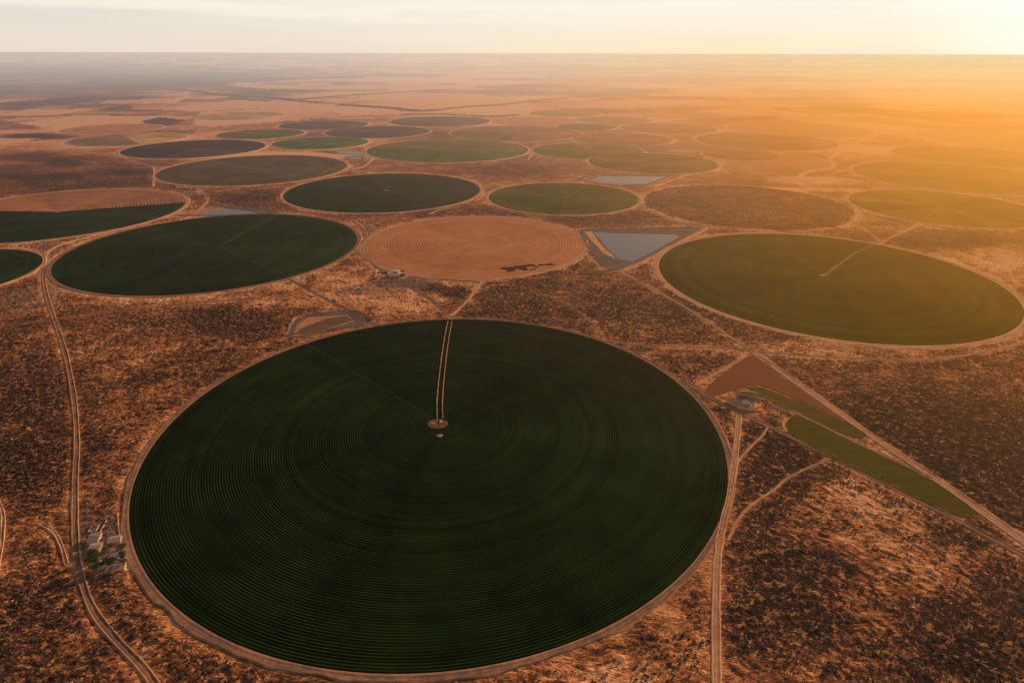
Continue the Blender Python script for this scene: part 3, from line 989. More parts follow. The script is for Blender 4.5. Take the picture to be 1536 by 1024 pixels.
# ------------------------------------------------------------------ roads
def ribbon(name, path, w, mat, parent=None, z0=.12, berm=.6, local=None, wob=.12):
    path = np.asarray(path, float)
    d = np.gradient(path, axis=0)
    L = np.hypot(d[:, 0], d[:, 1])[:, None] + 1e-9
    nrm = np.stack([-d[:, 1], d[:, 0]], 1) / L
    prof = [(-1, -.25), (-.82, berm), (-.64, .08), (-.3, 0), (0, .12), (.3, 0), (.64, .08), (.82, berm), (1, -.25)]
    s = np.arange(len(path))
    jit = 1 + wob * (3.0 * (fbm(s * .35 + path[0, 0], s * 0, 3, 3) - .5))
    V, ac = [], []
    for q, h in prof:
        hh = h * (.4 + 1.2 * vnoise(s * .8 + q * 10, s * 0., 5)) if abs(q) == .82 else h
        p = path + nrm * (q * w * .5 * jit)[:, None]
        V.append(np.stack([p[:, 0], p[:, 1], z0 + hh * np.ones(len(path))], 1))
        ac.append(np.full(len(path), q))
    V = np.stack(V, 1).reshape(-1, 3)
    ac = np.stack(ac, 1).ravel()
    m = len(prof)
    i = np.arange(len(path) - 1)[:, None]
    j = np.arange(m - 1)[None, :]
    F = np.stack([(i * m + j).ravel(), (i * m + j + 1).ravel(), ((i + 1) * m + j + 1).ravel(), ((i + 1) * m + j).ravel()], 1)
    if local is not None:
        V = V - np.array([local[0], local[1], 0])
    return mesh_obj(name, V, F, mat, parent, attrs={'across': ac})


for n_, (w, m, path) in enumerate(ROADPATHS):
    far = np.hypot(*path.mean(0)) > 2800
    o = ribbon('dirt_road', path, w + (3 if far else 0), {'T': M_TRACK, 'G': M_GREYTRACK}[m] if not far else M_FARTRACK,
               z0=.10 + .013 * (n_ % 9) + (.5 if far else 0))
    tag(o, kind='structure')


def access(key, pts, w, sep=0.0, mat=None):
    cx, cy, r = F_[key]
    P = smooth_path(pts, 5.0)
    d = np.gradient(P, axis=0)
    L = np.hypot(d[:, 0], d[:, 1])[:, None] + 1e-9
    nrm = np.stack([-d[:, 1], d[:, 0]], 1) / L
    for s in ((-1, 1) if sep else (0,)):
        ribbon('access_track', P + nrm * s * sep / 2, w, mat or M_SPOIL, FIELD[key], z0=.85, berm=.5 if key in 'AB' else .05, local=(cx, cy), wob=.12)


access('A', [(660, 629), (659.5, 606), (661, 582), (663.5, 556), (667, 528), (671, 502), (675, 482)], 1.4, 8.5)
access('B', [(1238, 412), (1250, 403), (1268, 390), (1286, 378), (1318, 365)], 1.0, 5.0, M_TRACK)
access('C', [(331, 367), (352, 357), (378, 341), (414, 323)], 1.6, 5, M_FAINT)
access('E', [(577, 284), (570, 277), (560, 268), (552, 262)], 2.5, 0, M_GREYTRACK)
access('F', [(848, 297), (862, 289), (878, 281)], 3, 0, M_TRACK)
access('T', [(1412, 311), (1398, 320), (1378, 335)], 3, 0, M_TRACK)

# small bare pad at the centre of the largest circle
cx, cy, r = F_['A']
def blob(name, x, y, rx, ry, h, mat, parent=None, seed=0, n=40, rings=6, flat=.6, irr=1.0):
    V, F = [], []
    for i in range(rings + 1):
        q = i / rings
        for j in range(n):
            a = 2 * math.pi * j / n
            k = 1 + irr * (.13 * math.sin(3 * a + seed) + .08 * math.sin(7 * a + seed * 2))
            hh = h * min(1.0, (1 - q) / (1 - flat)) * (1 + .3 * math.sin(5 * a + q * 9 + seed) * (1 - q)) if i < rings else -.5
            V.append((x + rx * k * q * math.cos(a), y + ry * k * q * math.sin(a), hh))
    for i in range(rings):
        for j in range(n):
            k = (j + 1) % n
            F.append((i * n + j, (i + 1) * n + j, (i + 1) * n + k, i * n + k))
    return mesh_obj(name, V, F, mat, parent)


pad_c = at(656, 636)
blob('bare_pad', pad_c[0] - cx, pad_c[1] - cy, 17, 14.5, 1.0, M_BROWNMUD, FIELD['A'], 1, flat=.9, irr=.25)
q = at(649, 636); blob('soil_mound', q[0] - cx, q[1] - cy, 6, 4, 2.0, M_SPOIL, FIELD['A'], 3, flat=.3)
q = at(661, 633); blob('soil_mound', q[0] - cx, q[1] - cy, 2.5, 5, 2.2, M_SPOIL, FIELD['A'], 5, flat=.3)
q = at(659, 653.5); blob('soil_mound', q[0] - cx, q[1] - cy, 5.5, 4, 1.4, M_SPOIL, FIELD['A'], 6, flat=.5)
for key, px_, py_ in (('B', 1235, 413), ('D', 706, 362), ('E', 580, 286), ('L', 87, 318)):
    q = at(px_, py_)
    blob('bare_pad', q[0] - F_[key][0], q[1] - F_[key][1], 10, 7, 1.1 + (.3 if key in 'EL' else 0), M_SPOIL, FIELD[key], 2, flat=.8)


fx, fy, fr = F_['D']
rp = random.Random(8)
for i in range(26):
    u = rp.random()
    px_, py_ = 758 + 72 * u + rp.uniform(-3, 3), 404 + 8 * (rp.random() - .5) - 5 * u
    q = at(px_, py_)
    k = rp.uniform(.5, 1.2)
    blob('scrub_patch', q[0] - fx, q[1] - fy, 15 * k, 11 * k, .60 + .02 * i, M_PATCH, FIELD['D'], i, flat=.9, n=14, rings=3)
# ------------------------------------------------------------------ centre pivot irrigation machines
def irrigator(key, px_, py_, label, nspan=7):
    fx, fy, r = F_[key]
    a = ang_to(key, px_, py_)
    t = empty('irrigation_pivot', fx, fy, .7, a, label, 'irrigation machine', 'centre pivot sprinkler machines standing in the fields')
    # the machine's own x axis runs along the arm
    m = MB()
    for sx, sy in ((-1.6, -1.6), (1.6, -1.6), (1.6, 1.6), (-1.6, 1.6)):
        m.tube((sx, sy, 0), (sx * .25, sy * .25, 4.2), .12)
    m.tube((0, 0, 0), (0, 0, 4.6), .16)
    m.build('pivot_tower', M_STEEL, t)
    Lsp = (r - 12) / nspan
    pipe = MB()
    tr = MB()
    for i in range(nspan):
        x0, x1 = i * Lsp, (i + 1) * Lsp
        prev = None
        for k in range(9):
            u = k / 8
            z = 3.9 + 1.0 * 4 * u * (1 - u)
            p = (x0 + (x1 - x0) * u, 0, z)
            if prev:
                pipe.tube(prev, p, .10)
                for s in (-1, 1):
                    b0 = (prev[0], s * .9 if k > 1 else 0, prev[2] - (1.3 if k > 1 else 0))
                    b1 = (p[0], s * .9 if k < 8 else 0, p[2] - (1.3 if k < 8 else 0))
                    tr.tube(b0, b1, .05, n=4)
                    tr.tube(b1, p, .04, n=4)
            prev = p
    pipe.build('pipe', M_STEEL, t)
    tr.build('truss', M_STEEL, t)
    for i in range(nspan):
        x1 = (i + 1) * Lsp
        fr = MB()
        for s in (-1, 1):
            fr.tube((x1, s * 2.1, .6), (x1, 0, 3.9), .1)
        fr.tube((x1, -2.1, .6), (x1, 2.1, .6), .1)
        tw = fr.build('wheel_tower', M_STEEL, t)
        for s in (-1, 1):
            w = MB()
            w.tube((x1 - .16, s * 2.1, .62), (x1 + .16, s * 2.1, .62), .62, n=12)
            w.build('wheel', M_RUBBER, tw)
    return t


irrigator('A', 461, 519, 'long sprinkler arm crossing the largest dark green circle towards the upper left')
irrigator('B', 1147, 486, 'sprinkler arm lying across the near left part of the big olive circle')
irrigator('C', 432, 416, 'sprinkler arm across the near right part of the big dark green circle on the left')
irrigator('E', 672, 312, 'sprinkler arm on the dark green circle beyond the tan one')

# ------------------------------------------------------------------ reservoirs and odd-shaped plots
def poly_sheet(name, pts, z, mat, parent, org, attrs=None, sub=1):
    P = [at(*p) for p in pts]
    P = [(p[0] - org[0], p[1] - org[1]) for p in P]
    # ensure anticlockwise
    ar = sum(P[i][0] * P[(i + 1) % len(P)][1] - P[(i + 1) % len(P)][0] * P[i][1] for i in range(len(P)))
    if ar < 0:
        P = P[::-1]
    return mesh_obj(name, [(x, y_, z) for x, y_ in P], [list(range(len(P)))], mat, parent)


def rough(pts, k=3, amp=.8, seed=0):
    """finer, slightly irregular outline"""
    rnd = random.Random(seed)
    out = []
    n = len(pts)
    for i in range(n):
        a, b = pts[i], pts[(i + 1) % n]
        for j in range(k):
            u = j / k
            s = amp if j else 0
            out.append((a[0] + (b[0] - a[0]) * u + rnd.uniform(-s, s) * 1.5, a[1] + (b[1] - a[1]) * u + rnd.uniform(-s, s) * .5))
    return out


def reservoir(label, outline, parts, dike=1.6, w=7, near=True):
    org = at(sum(p[0] for p in outline) / len(outline), sum(p[1] for p in outline) / len(outline))
    t = empty('reservoir', org[0], org[1], 0, 0, label, 'reservoir')
    z = .10 if near else .5
    poly_sheet('lining', outline, z, M_MUD, t, org)
    if dike:
        P = smooth_path(outline + [outline[0]], 8.0)
        ribbon('dike', P, w, M_SOIL, t, z0=z + .05, berm=dike, local=org, wob=.2)
    for i, (nm, pts, mat, k) in enumerate(parts):
        poly_sheet(nm, rough(pts, 4, k, i + 1), z + .12 * (i + 1), mat, t, org)
    return t


reservoir('large triangular reservoir of grey water beside the tan circle', POND_TRI, [
    ('silt', [(876, 348), (895, 347), (915, 372), (932, 392), (905, 380), (890, 364)], M_SPOIL, .6),
    ('silt', [(888, 347), (1012, 349), (1024, 353), (988, 374), (951, 395), (928, 391), (908, 374), (895, 358)], M_BROWNMUD, .5),
    ('water', [(890, 348.5), (925, 350), (960, 351), (1010, 352), (1020, 355), (988, 373), (950, 393), (928, 389), (910, 373), (903, 362), (895, 355)], M_WATER, .4)], 1.4, 5)
reservoir('long thin wedge of water just above the big green circle on the left', POND_LONG, [
    ('silt', [(285, 317), (330, 311), (345, 314), (300, 323), (270, 322)], M_SOIL, .4),
    ('water', [(296, 320), (322, 315), (345, 314), (370, 316), (384, 320), (350, 322), (300, 323)], M_WATER, .3)], 1.2, 5)
reservoir('dry excavated basin with grey walls against the rim of the largest circle', POND_DRY, [
    ('basin_floor', [(438, 505), (446, 486), (462, 476), (522, 472), (532, 482), (500, 491), (450, 503)], M_SOIL, .8),
    ('silt', [(438, 503), (450, 494), (475, 483), (500, 476), (520, 474), (530, 480), (500, 490), (462, 500)], M_BROWNMUD, .9)], 1.6, 5)
reservoir('flat pond between the olive circles right of centre', POND_FAR, [
    ('silt', [(875, 272), (900, 264), (995, 265), (970, 276), (930, 278), (890, 275)], M_SOIL, .4),
    ('water', [(890, 269), (900, 265), (950, 266), (1000, 265), (985, 271), (968, 277), (930, 275), (900, 274)], M_WATER, .3)], 1.5, 6, False)
reservoir('pale strip of water, upper of two thin ponds by the green circles', [(476, 227), (500, 226), (545, 227), (546, 231), (515, 232), (490, 230)], [
    ('water', [(500, 228), (520, 227), (544, 228), (545, 231), (515, 231)], M_WATER, .2)], 0, 6, False)
reservoir('smaller pale pond, lower of two thin ponds by the green circles', [(515, 236), (530, 234), (547, 235), (543, 240), (525, 239)], [
    ('water', [(520, 237), (532, 235), (545, 236), (540, 239), (528, 239)], M_WATER, .2)], 0, 6, False)
reservoir('shallow pale mud pan beyond the olive brown circle', [(985, 225), (1010, 221), (1062, 225), (1045, 231), (1000, 230)], [
    ('silt', [(995, 226), (1020, 223), (1055, 226), (1040, 230), (1010, 229)], M_SOIL, .2)], 0, 6, False)

# square-cut pit with a round pool
org = at(1117, 602)
t = empty('reservoir', org[0], org[1], 0, 0, 'small excavated pit with a round pool and bright sand bank, beside the triangular plot', 'reservoir')
poly_sheet('lining', PIT, .12, M_MUD, t, org)
P = smooth_path([(1092, 600), (1103, 606), (1112, 610), (1122, 613), (1133, 611), (1137, 604)], 3)
ribbon('dike', P, 9, M_SPOIL, t, z0=.1, berm=4.0, local=org)
P = smooth_path([(1099, 596), (1108, 590), (1120, 592), (1130, 598), (1138, 604)], 3)
ribbon('dike', P, 7, M_SOIL, t, z0=.12, berm=3.2, local=org)
q = at(1123, 605)
c0 = MB()
for i in range(24):
    a0, a1 = 2 * math.pi * i / 24, 2 * math.pi * (i + 1) / 24
    c0.tube((q[0] - org[0] + 9 * math.cos(a0), q[1] - org[1] + 12 * math.sin(a0), .5), (q[0] - org[0] + 9 * math.cos(a1), q[1] - org[1] + 12 * math.sin(a1), .5), .6)
c0.build('rim', M_CONC, t)
mesh_obj('water', [(q[0] - org[0] + 8.6 * math.cos(i / 24 * 6.2832), q[1] - org[1] + 11.6 * math.sin(i / 24 * 6.2832), .45) for i in range(24)], [list(range(24))], M_WATER, t)


def stripe_mat(name, base, line, rz, period=6.0, patchcol=None):
    def bld(t_, b):
        tc = t_.node('ShaderNodeTexCoord')
        mp = t_.node('ShaderNodeMapping')
        mp.inputs['Rotation'].default_value = (0, 0, rz)
        t_.link(tc.outputs['Object'], mp.inputs[0])
        sep = t_.node('ShaderNodeSeparateXYZ')
        t_.link(mp.outputs[0], sep.inputs[0])
        mp2 = t_.node('ShaderNodeMapping')
        mp2.inputs['Rotation'].default_value = (0, 0, rz)
        mp2.inputs['Scale'].default_value = (.06, 1, 1)
        t_.link(tc.outputs['Object'], mp2.inputs[0])
        n = t_.noise(mp2.outputs[0], .15, 4, .6)
        big = t_.noise(tc.outputs['Object'], .012, 4, .6)
        w = t_.math('ADD', .5, t_.math('MULTIPLY', t_.math('SINE', t_.math('MULTIPLY', sep.outputs[1], 2 * math.pi / period)), .5))
        k = t_.math('MULTIPLY', t_.math('POWER', w, 2.0), t_.mapr(n, .35, .65, 0, 1))
        bs = tuple(base)
        if patchcol:
            bs = t_.mix(t_.mapr(t_.math('ADD', t_.math('MULTIPLY', big, .5), t_.math('MULTIPLY', n, .5)), .50, .64), tuple(base), tuple(patchcol))
        t_.link(t_.mix(k, bs, tuple(line)), b.inputs['Base Color'])
        bump(t_, b, w, .4, .3)
    return material(name, bld)


a_, b_ = at(1190, 640), at(1450, 768)
dirn = -math.atan2(b_[1] - a_[1], b_[0] - a_[0])
M_LENS = stripe_mat('lens_crop', (.085, .085, .012), (.15, .14, .025), dirn)
M_TRIG = stripe_mat('triangle_crop', (.10, .095, .014), (.17, .13, .03), dirn, 7, (.17, .10, .025))
M_TRIB = stripe_mat('triangle_fallow', (.24, .095, .045), (.32, .14, .07), dirn, 9)


def plot(name, label, pieces):
    allp = [p for _, pts, _ in pieces for p in pts]
    o = at(sum(p[0] for p in allp) / len(allp), sum(p[1] for p in allp) / len(allp))
    t = empty('crop_plot', o[0], o[1], 0, 0, label, 'crop field')
    for i, (nm, pts, mat) in enumerate(pieces):
        P = smooth_path(pts + [pts[0]], 6)[:-1] - np.array(o)
        ar = sum(P[i_][0] * P[(i_ + 1) % len(P)][1] - P[(i_ + 1) % len(P)][0] * P[i_][1] for i_ in range(len(P)))
        if ar < 0:
            P = P[::-1]
        n = len(P)
        zt = .55 - .12 * i
        V = [(x, y_, zt) for x, y_ in P] + [(x * 1.004, y_ * 1.004, -.3) for x, y_ in P]
        F = [list(range(n))] + [[n + k, n + (k + 1) % n, (k + 1) % n, k] for k in range(n)]
        mesh_obj(nm, V, F, mat, t)
    return t


plot('crop_field', 'narrow green lens-shaped plot between two converging dirt roads on the right', [('crop', LENS, M_LENS)])
plot('crop_field', 'triangular plot, brown at one end and green at the tip, by the round pool', [('crop', TRI_GREEN, M_TRIG), ('fallow_soil', TRI_BROWN, M_TRIB)])

# ------------------------------------------------------------------ buildings
def shed(name, label, cat, px_, py_, lx, ly, h, rz, roof, pitch=.9, doors=1, wins=2, group=None, wall=None, lean=False):
    o = at(px_, py_)
    t = empty(name, o[0], o[1], 0, rz, label, cat, group)
    wall = wall or M_WALL
    if 560 < px_ < 610:
        lx, ly, h = lx * 1.25, ly * 1.4, h * 1.3
    if px_ < 200:
        lx, ly, h = lx * 1.22, ly * 1.22, h * 1.15
    hx, hy = lx / 2, ly / 2
    v = [(-hx, -hy, -.3), (hx, -hy, -.3), (hx, hy, -.3), (-hx, hy, -.3), (-hx, -hy, h), (hx, -hy, h), (hx, hy, h), (-hx, hy, h), (-hx, 0, h + pitch), (hx, 0, h + pitch)]
    mesh_obj('wall', v, [(0, 1, 5, 4), (2, 3, 7, 6), (1, 2, 6, 9, 5), (3, 0, 4, 8, 7)], wall, t)
    e = .5
    th = .14
    s = pitch / hy
    r = MB()
    for sg in (-1, 1):
        pts = []
        for zz in (.03, .03 + th):
            pts += [(-hx - e, sg * (hy + e), h - s * e + zz), (hx + e, sg * (hy + e), h - s * e + zz), (hx + e, 0, h + pitch + zz), (-hx - e, 0, h + pitch + zz)]
        r.poly(pts, [(0, 1, 2, 3), (4, 7, 6, 5), (0, 4, 5, 1), (1, 5, 6, 2), (3, 2, 6, 7), (0, 3, 7, 4)])
    rf = r.build('roof', roof, t)
    rc = MB().box(0, 0, h + pitch + .12, lx + 1, .35, .12)
    rc.build('ridge_cap', M_STEEL, rf)
    for k in range(doors):
        x = -hx + lx * (k + .5) / max(1, doors)
        MB().box(x, -hy - .04, 0, 1.8 if lx > 12 else 1.1, .1, 2.2).build('door', M_DOOR, t)
    for k in range(wins):
        for sy in (-1, 1):
            x = -hx + lx * (k + 1) / (wins + 1) + 1.0
            f = MB().box(x, sy * (hy + .03), 1.1, 1.3, .08, 1.0).build('window', M_CONC, t)
            MB().box(x, sy * (hy + .08), 1.2, 1.1, .06, .8).build('pane', M_GLASS, f)
    return t


rz1 = R(12)
shed('farm_shed', 'grey roofed shed, middle of the left row at the farmstead in the lower left', 'shed', 143, 809, 9, 11, 3.6, rz1, M_ROOFG, doors=1)
shed('farm_shed', 'dusty pale roofed shed, lowest of the left row at the lower left farmstead', 'shed', 144.5, 824, 9.5, 10, 3.8, rz1, M_ROOFR, doors=1)
shed('farm_house', 'small house with pale pink roof beside the ring track at the lower left farmstead', 'house', 173, 812, 10, 8, 3.6, rz1 + R(8), M_ROOFR, doors=1)
shed('farm_house', 'small grey roofed house among trees, middle of the right column at the lower left farmstead', 'house', 177, 836, 10, 7.5, 3.5, R(30), M_ROOFG)
shed('farm_house', 'small house with mauve-grey roof, lowest building of the lower left farmstead', 'house', 180, 853, 9, 7.5, 3.5, R(18), M_ROOFR)
shed('farm_house', 'low grey house hidden in dark trees at the lower left farmstead', 'house', 151, 848, 11, 6.5, 3.2, R(20), M_ROOFG)
shed('farm_shed', 'tiny whitish outbuilding between the houses of the lower left farmstead', 'shed', 162, 841, 4, 3.5, 2.6, R(20), M_ROOFW, wins=0)

# open-frame pen at the head of the left row
def pen(label, px_, py_, lx, ly, rz, n=4):
    o = at(px_, py_)
    t = empty('livestock_pen', o[0], o[1], 0, rz, label, 'pen')
    w = MB()
    for x, y_, a, b in ((0, -ly / 2, lx, .3), (0, ly / 2, lx, .3), (-lx / 2, 0, .3, ly - .3), (lx / 2, 0, .3, ly - .3)):
        w.box(x, y_, -.2, a, b, 1.9)
    w.build('wall', M_WALL, t)
    f = MB()
    for i in range(1, n):
        f.box(0, -ly / 2 + ly * i / n, 1.75, lx, .25, .25)
    f.build('beam', M_STEEL, t)
    MB().box(0, 0, .12, lx - .4, ly - .4, .06).build('slab', M_CONC, t)
    return t


pen('open roofless pen with pale crossbeams, top of the left row at the lower left farmstead', 141, 793, 8, 11, rz1)
o = at(160.5, 789)
t = empty('paved_yard', o[0], o[1], 0, rz1, 'empty grey paved yard between sandy walls at the lower left farmstead', 'yard')
MB().box(2.5, 0, .05, 12, 22, .25).build('slab', M_MUD, t)
MB().box(-6.5, 0, .05, 5.5, 22, .22).build('slab', M_MUD, t)
MB().box(-3.7, -1, -.1, .5, 26, 1.5).build('wall', M_SPOIL, t)
o = at(178, 795)
t = empty('boundary_wall', o[0], o[1], 0, 0, 'crumbling sandy boundary wall along the ring track by the lower left farmstead', 'wall')
t['kind'] = 'thing'
w = MB()
pts = [at(*p) for p in ((173, 770), (176.5, 769.5), (178, 790), (181, 812), (186, 830), (191, 842))]
for a, b in zip(pts[:-1], pts[1:]):
    L = math.hypot(b[0] - a[0], b[1] - a[1])
    nseg = max(1, int(L / 3))
    for k in range(nseg):
        u = (k + .5) / nseg
        w.box(a[0] + (b[0] - a[0]) * u - o[0], a[1] + (b[1] - a[1]) * u - o[1], -.2, L / nseg * .9, .5, random.uniform(.9, 1.9), math.atan2(b[1] - a[1], b[0] - a[0]))
w.build('wall', M_SPOIL, t)

# farmstead at the road junction
shed('farm_house', 'long pale roofed farmhouse among trees at the junction below the tan circle', 'house', 589, 415, 22, 9, 3.8, R(-8), M_ROOFR, doors=2, wins=4)
shed('farm_shed', 'white roofed shed behind the farmhouse at the junction below the tan circle', 'shed', 594, 409, 12, 8, 4, R(-10), M_ROOFW)
shed('farm_shed', 'small grey shed right of the farmhouse at the junction below the tan circle', 'shed', 600, 414, 8, 7, 3.4, R(35), M_ROOFW)
shed('farm_shed', 'lone small bluish shed on the grey yard left of the junction farmhouse', 'shed', 573, 427, 6, 5, 3, R(10), M_ROOFG)
# shed group on the far side
shed('farm_shed', 'longest white roofed shed beside the brownish green circle on the left', 'shed', 272, 282.5, 40, 13, 5, R(-6), M_ROOFW, 1.4, doors=3, wins=3)
shed('farm_shed', 'white roofed shed, second in the row beside the brownish green circle', 'shed', 284, 283.3, 26, 11, 4.6, R(-8), M_ROOFW, 1.3, doors=2)
shed('farm_shed', 'small pale shed at the right end of the white roofed farm row', 'shed', 294, 284.5, 14, 9, 4, R(0), M_ROOFR)
# pump houses
for i, (x, y_) in enumerate(((884, 368), (882, 377), (881.5, 383.5))):
    shed('pump_house', ('topmost', 'middle', 'lowest')[i] + ' of three small sunlit sheds in a line between tan circle and triangular reservoir', 'pump house', x, y_, 5, 4, 3, R(10), M_ROOFW, .5, wins=0, group='sheds beside the triangular reservoir')
for i, (x, y_) in enumerate(((673, 478), (678, 479))):
    o = at(x, y_)
    t = empty('water_tank', o[0], o[1], 0, 0, ('taller left', 'shorter right')[i] + ' white tank where the double track leaves the largest circle', 'water tank', 'white tanks at the track end')
    hh = 5.5 - 2 * i
    MB().tube((0, 0, 0), (0, 0, hh), 1.3, n=16).build('tank', M_ROOFW, t)
    MB().tube((0, 0, hh), (0, 0, hh + .5), 1.35, .2, n=16).build('lid', M_STEEL, t)
q = at(661, 632)
t = empty('control_cabinet', q[0], q[1], .9, .3, 'small pump cabinet on the bare pad at the centre of the largest circle', 'cabinet')
MB().box(0, 0, 0, 2, 1.4, 2).build('box', M_ROOFW, t)
MB().box(0, -.73, .2, 1.2, .05, 1.6).build('door', M_STEEL, t)

# ------------------------------------------------------------------ trees and bushes
def tree(px_, py_, h, label, mat=M_LEAF, name='tree', group=None, cat='tree', n=300, wide=1.15, seed=0):
    o = at(px_, py_)
    rnd = random.Random(seed + int(px_ * 13 + py_ * 7))
    t = empty(name, o[0], o[1], 0, rnd.uniform(0, 6.28), label, cat, group)
    tr = MB()
    th = h * .35
    tr.tube((0, 0, -.3), (0, 0, th), h * .035, h * .022)
    lobes = []
    for i in range(5):
        a = i * 1.256 + rnd.uniform(-.4, .4)
        rr = h * .28 * wide * rnd.uniform(.5, 1.1)
        e = (rr * math.cos(a), rr * math.sin(a), h * rnd.uniform(.5, .8))
        tr.tube((0, 0, th * .9), e, h * .018, h * .006, 5)
        lobes.append((e, h * rnd.uniform(.17, .27)))
    lobes.append(((0, 0, h * .8), h * .24))
    tr.build('trunk', M_BARK, t)
    V, F = [], []
    for i in range(n):
        (cx_, cy_, cz), lr = rnd.choice(lobes)
        d = Vector((rnd.gauss(0, 1), rnd.gauss(0, 1), rnd.gauss(0, .8))).normalized() * lr * rnd.uniform(.55, 1.05)
        c = Vector((cx_, cy_, cz)) + d
        s = h * .05 * rnd.uniform(.7, 1.5)
        a = Vector((rnd.gauss(0, 1), rnd.gauss(0, 1), rnd.gauss(0, 1))).normalized()
        b = a.orthogonal().normalized()
        k = a.cross(b)
        i0 = len(V)
        V += [tuple(c + b * s), tuple(c + k * s), tuple(c - b * s), tuple(c - k * s), tuple(c + a * s * .8)]
        F += [(i0, i0 + 1, i0 + 4), (i0 + 1, i0 + 2, i0 + 4), (i0 + 2, i0 + 3, i0 + 4), (i0 + 3, i0, i0 + 4), (i0 + 3, i0 + 2, i0 + 1, i0)]
    mesh_obj('crown', V, F, mat, t)
    return t


TR = [(140, 836, 8, 'dark green tree just under the dusty pale roofed shed, lower left farmstead', M_LEAF),
      (147, 838, 6, 'yellowing tree directly below the lowest shed of the left row, lower left farmstead', M_LEAFY),
      (141, 848, 9, 'broad dark tree left of the hidden grey house, lower left farmstead', M_LEAF),
      (147, 856, 8, 'dark tree at the bottom left corner of the lower left farmstead', M_LEAF),
      (161, 850, 8, 'dark tree right of the hidden grey house, lower left farmstead', M_LEAF),
      (169, 847, 7, 'dark tree between the two lowest houses, lower left farmstead', M_LEAF),
      (186, 838, 7, 'dark tree beside the ring track, right of the middle house, lower left farmstead', M_LEAF),
      (187, 824, 6, 'yellowish tree by the ring track above the middle house, lower left farmstead', M_LEAFY),
      (168, 822, 5, 'small yellow green tree just below the pink roofed house, lower left farmstead', M_LEAFY),
      (158, 833, 5, 'small tree in the middle of the yard, lower left farmstead', M_LEAFY),
      (187, 848, 6, 'tree between ring track and the lowest house, lower left farmstead', M_LEAFY)]
for x, y_, h, lb, m in TR:
    tree(x, y_, h * 1.45, lb, m, group='trees of the lower left farmstead')
TR2 = [(574, 415, 8, 'dark tree at the left end of the junction farmhouse', M_LEAF), (579, 413, 9, 'orange tinted tree touching the left gable of the junction farmhouse', M_LEAFY),
       (581, 419, 8, 'dark tree in front of the left part of the junction farmhouse', M_LEAF), (569, 412, 7, 'dark tree farthest left at the junction farm', M_LEAF),
       (602, 418, 9, 'dark green tree right front of the junction farmhouse', M_LEAF), (606, 416, 8, 'yellow green tree farthest right at the junction farm', M_LEAFY),
       (596, 420, 7, 'dark tree in front of the right part of the junction farmhouse', M_LEAF), (588, 421, 6, 'small tree in front of the middle of the junction farmhouse', M_LEAF),
       (604, 410, 7, 'dark tree behind the small grey shed at the junction farm', M_LEAF)]
for x, y_, h, lb, m in TR2:
    tree(x, y_, h * 1.4, lb, m, group='trees of the farm below the tan circle', n=150)
TR3 = [(262, 284, 9, 'dark tree at the left end of the white roofed farm row', M_LEAF), (278, 286, 8, 'tree in front of the white roofed farm row', M_LEAF), (290, 286.5, 8, 'tree before the gap between second and third shed of the white roofed row', M_LEAF)]
for x, y_, h, lb, m in TR3:
    tree(x, y_, h * 1.5, lb, m, group='trees of the white roofed farm', n=120)
BU = [(1045, 901, 4.5, 'lone dark bush with a long shadow on bare sand left of the lower track'), (1038, 1008, 6, 'largest round dark bush near the bottom edge left of the lower track'),
      (1253, 833, 4, 'round dark bush in a ring of bare soil in the lower right scrub'), (1272, 777, 4, 'dark bush on the palest sand patch in the lower right'),
      (1322, 721, 6, 'green bush at the edge of the lens-shaped plot road'), (972, 992, 4, 'bush on bare sand below the largest circle, right one of a pair'),
      (915, 1005, 5, 'bush on bare sand below the largest circle, left one of a pair'), (1395, 892, 6, 'big dark bush right of centre in the lower right scrub'),
      (1418, 826, 5, 'dark bush in the middle right of the lower right scrub'), (1216, 519, 4, 'dark bush on the sandy strip below the big olive circle'),
      (82, 908, 6, 'green bush left of the curving road in the lower left corner'), (20, 695, 7, 'big dark bush at the left edge')]
for x, y_, h, lb in BU:
    tree(x, y_, h, lb, M_SCRUB if 'green' not in lb else M_LEAF, name='bush', cat='bush', n=110, wide=1.5)

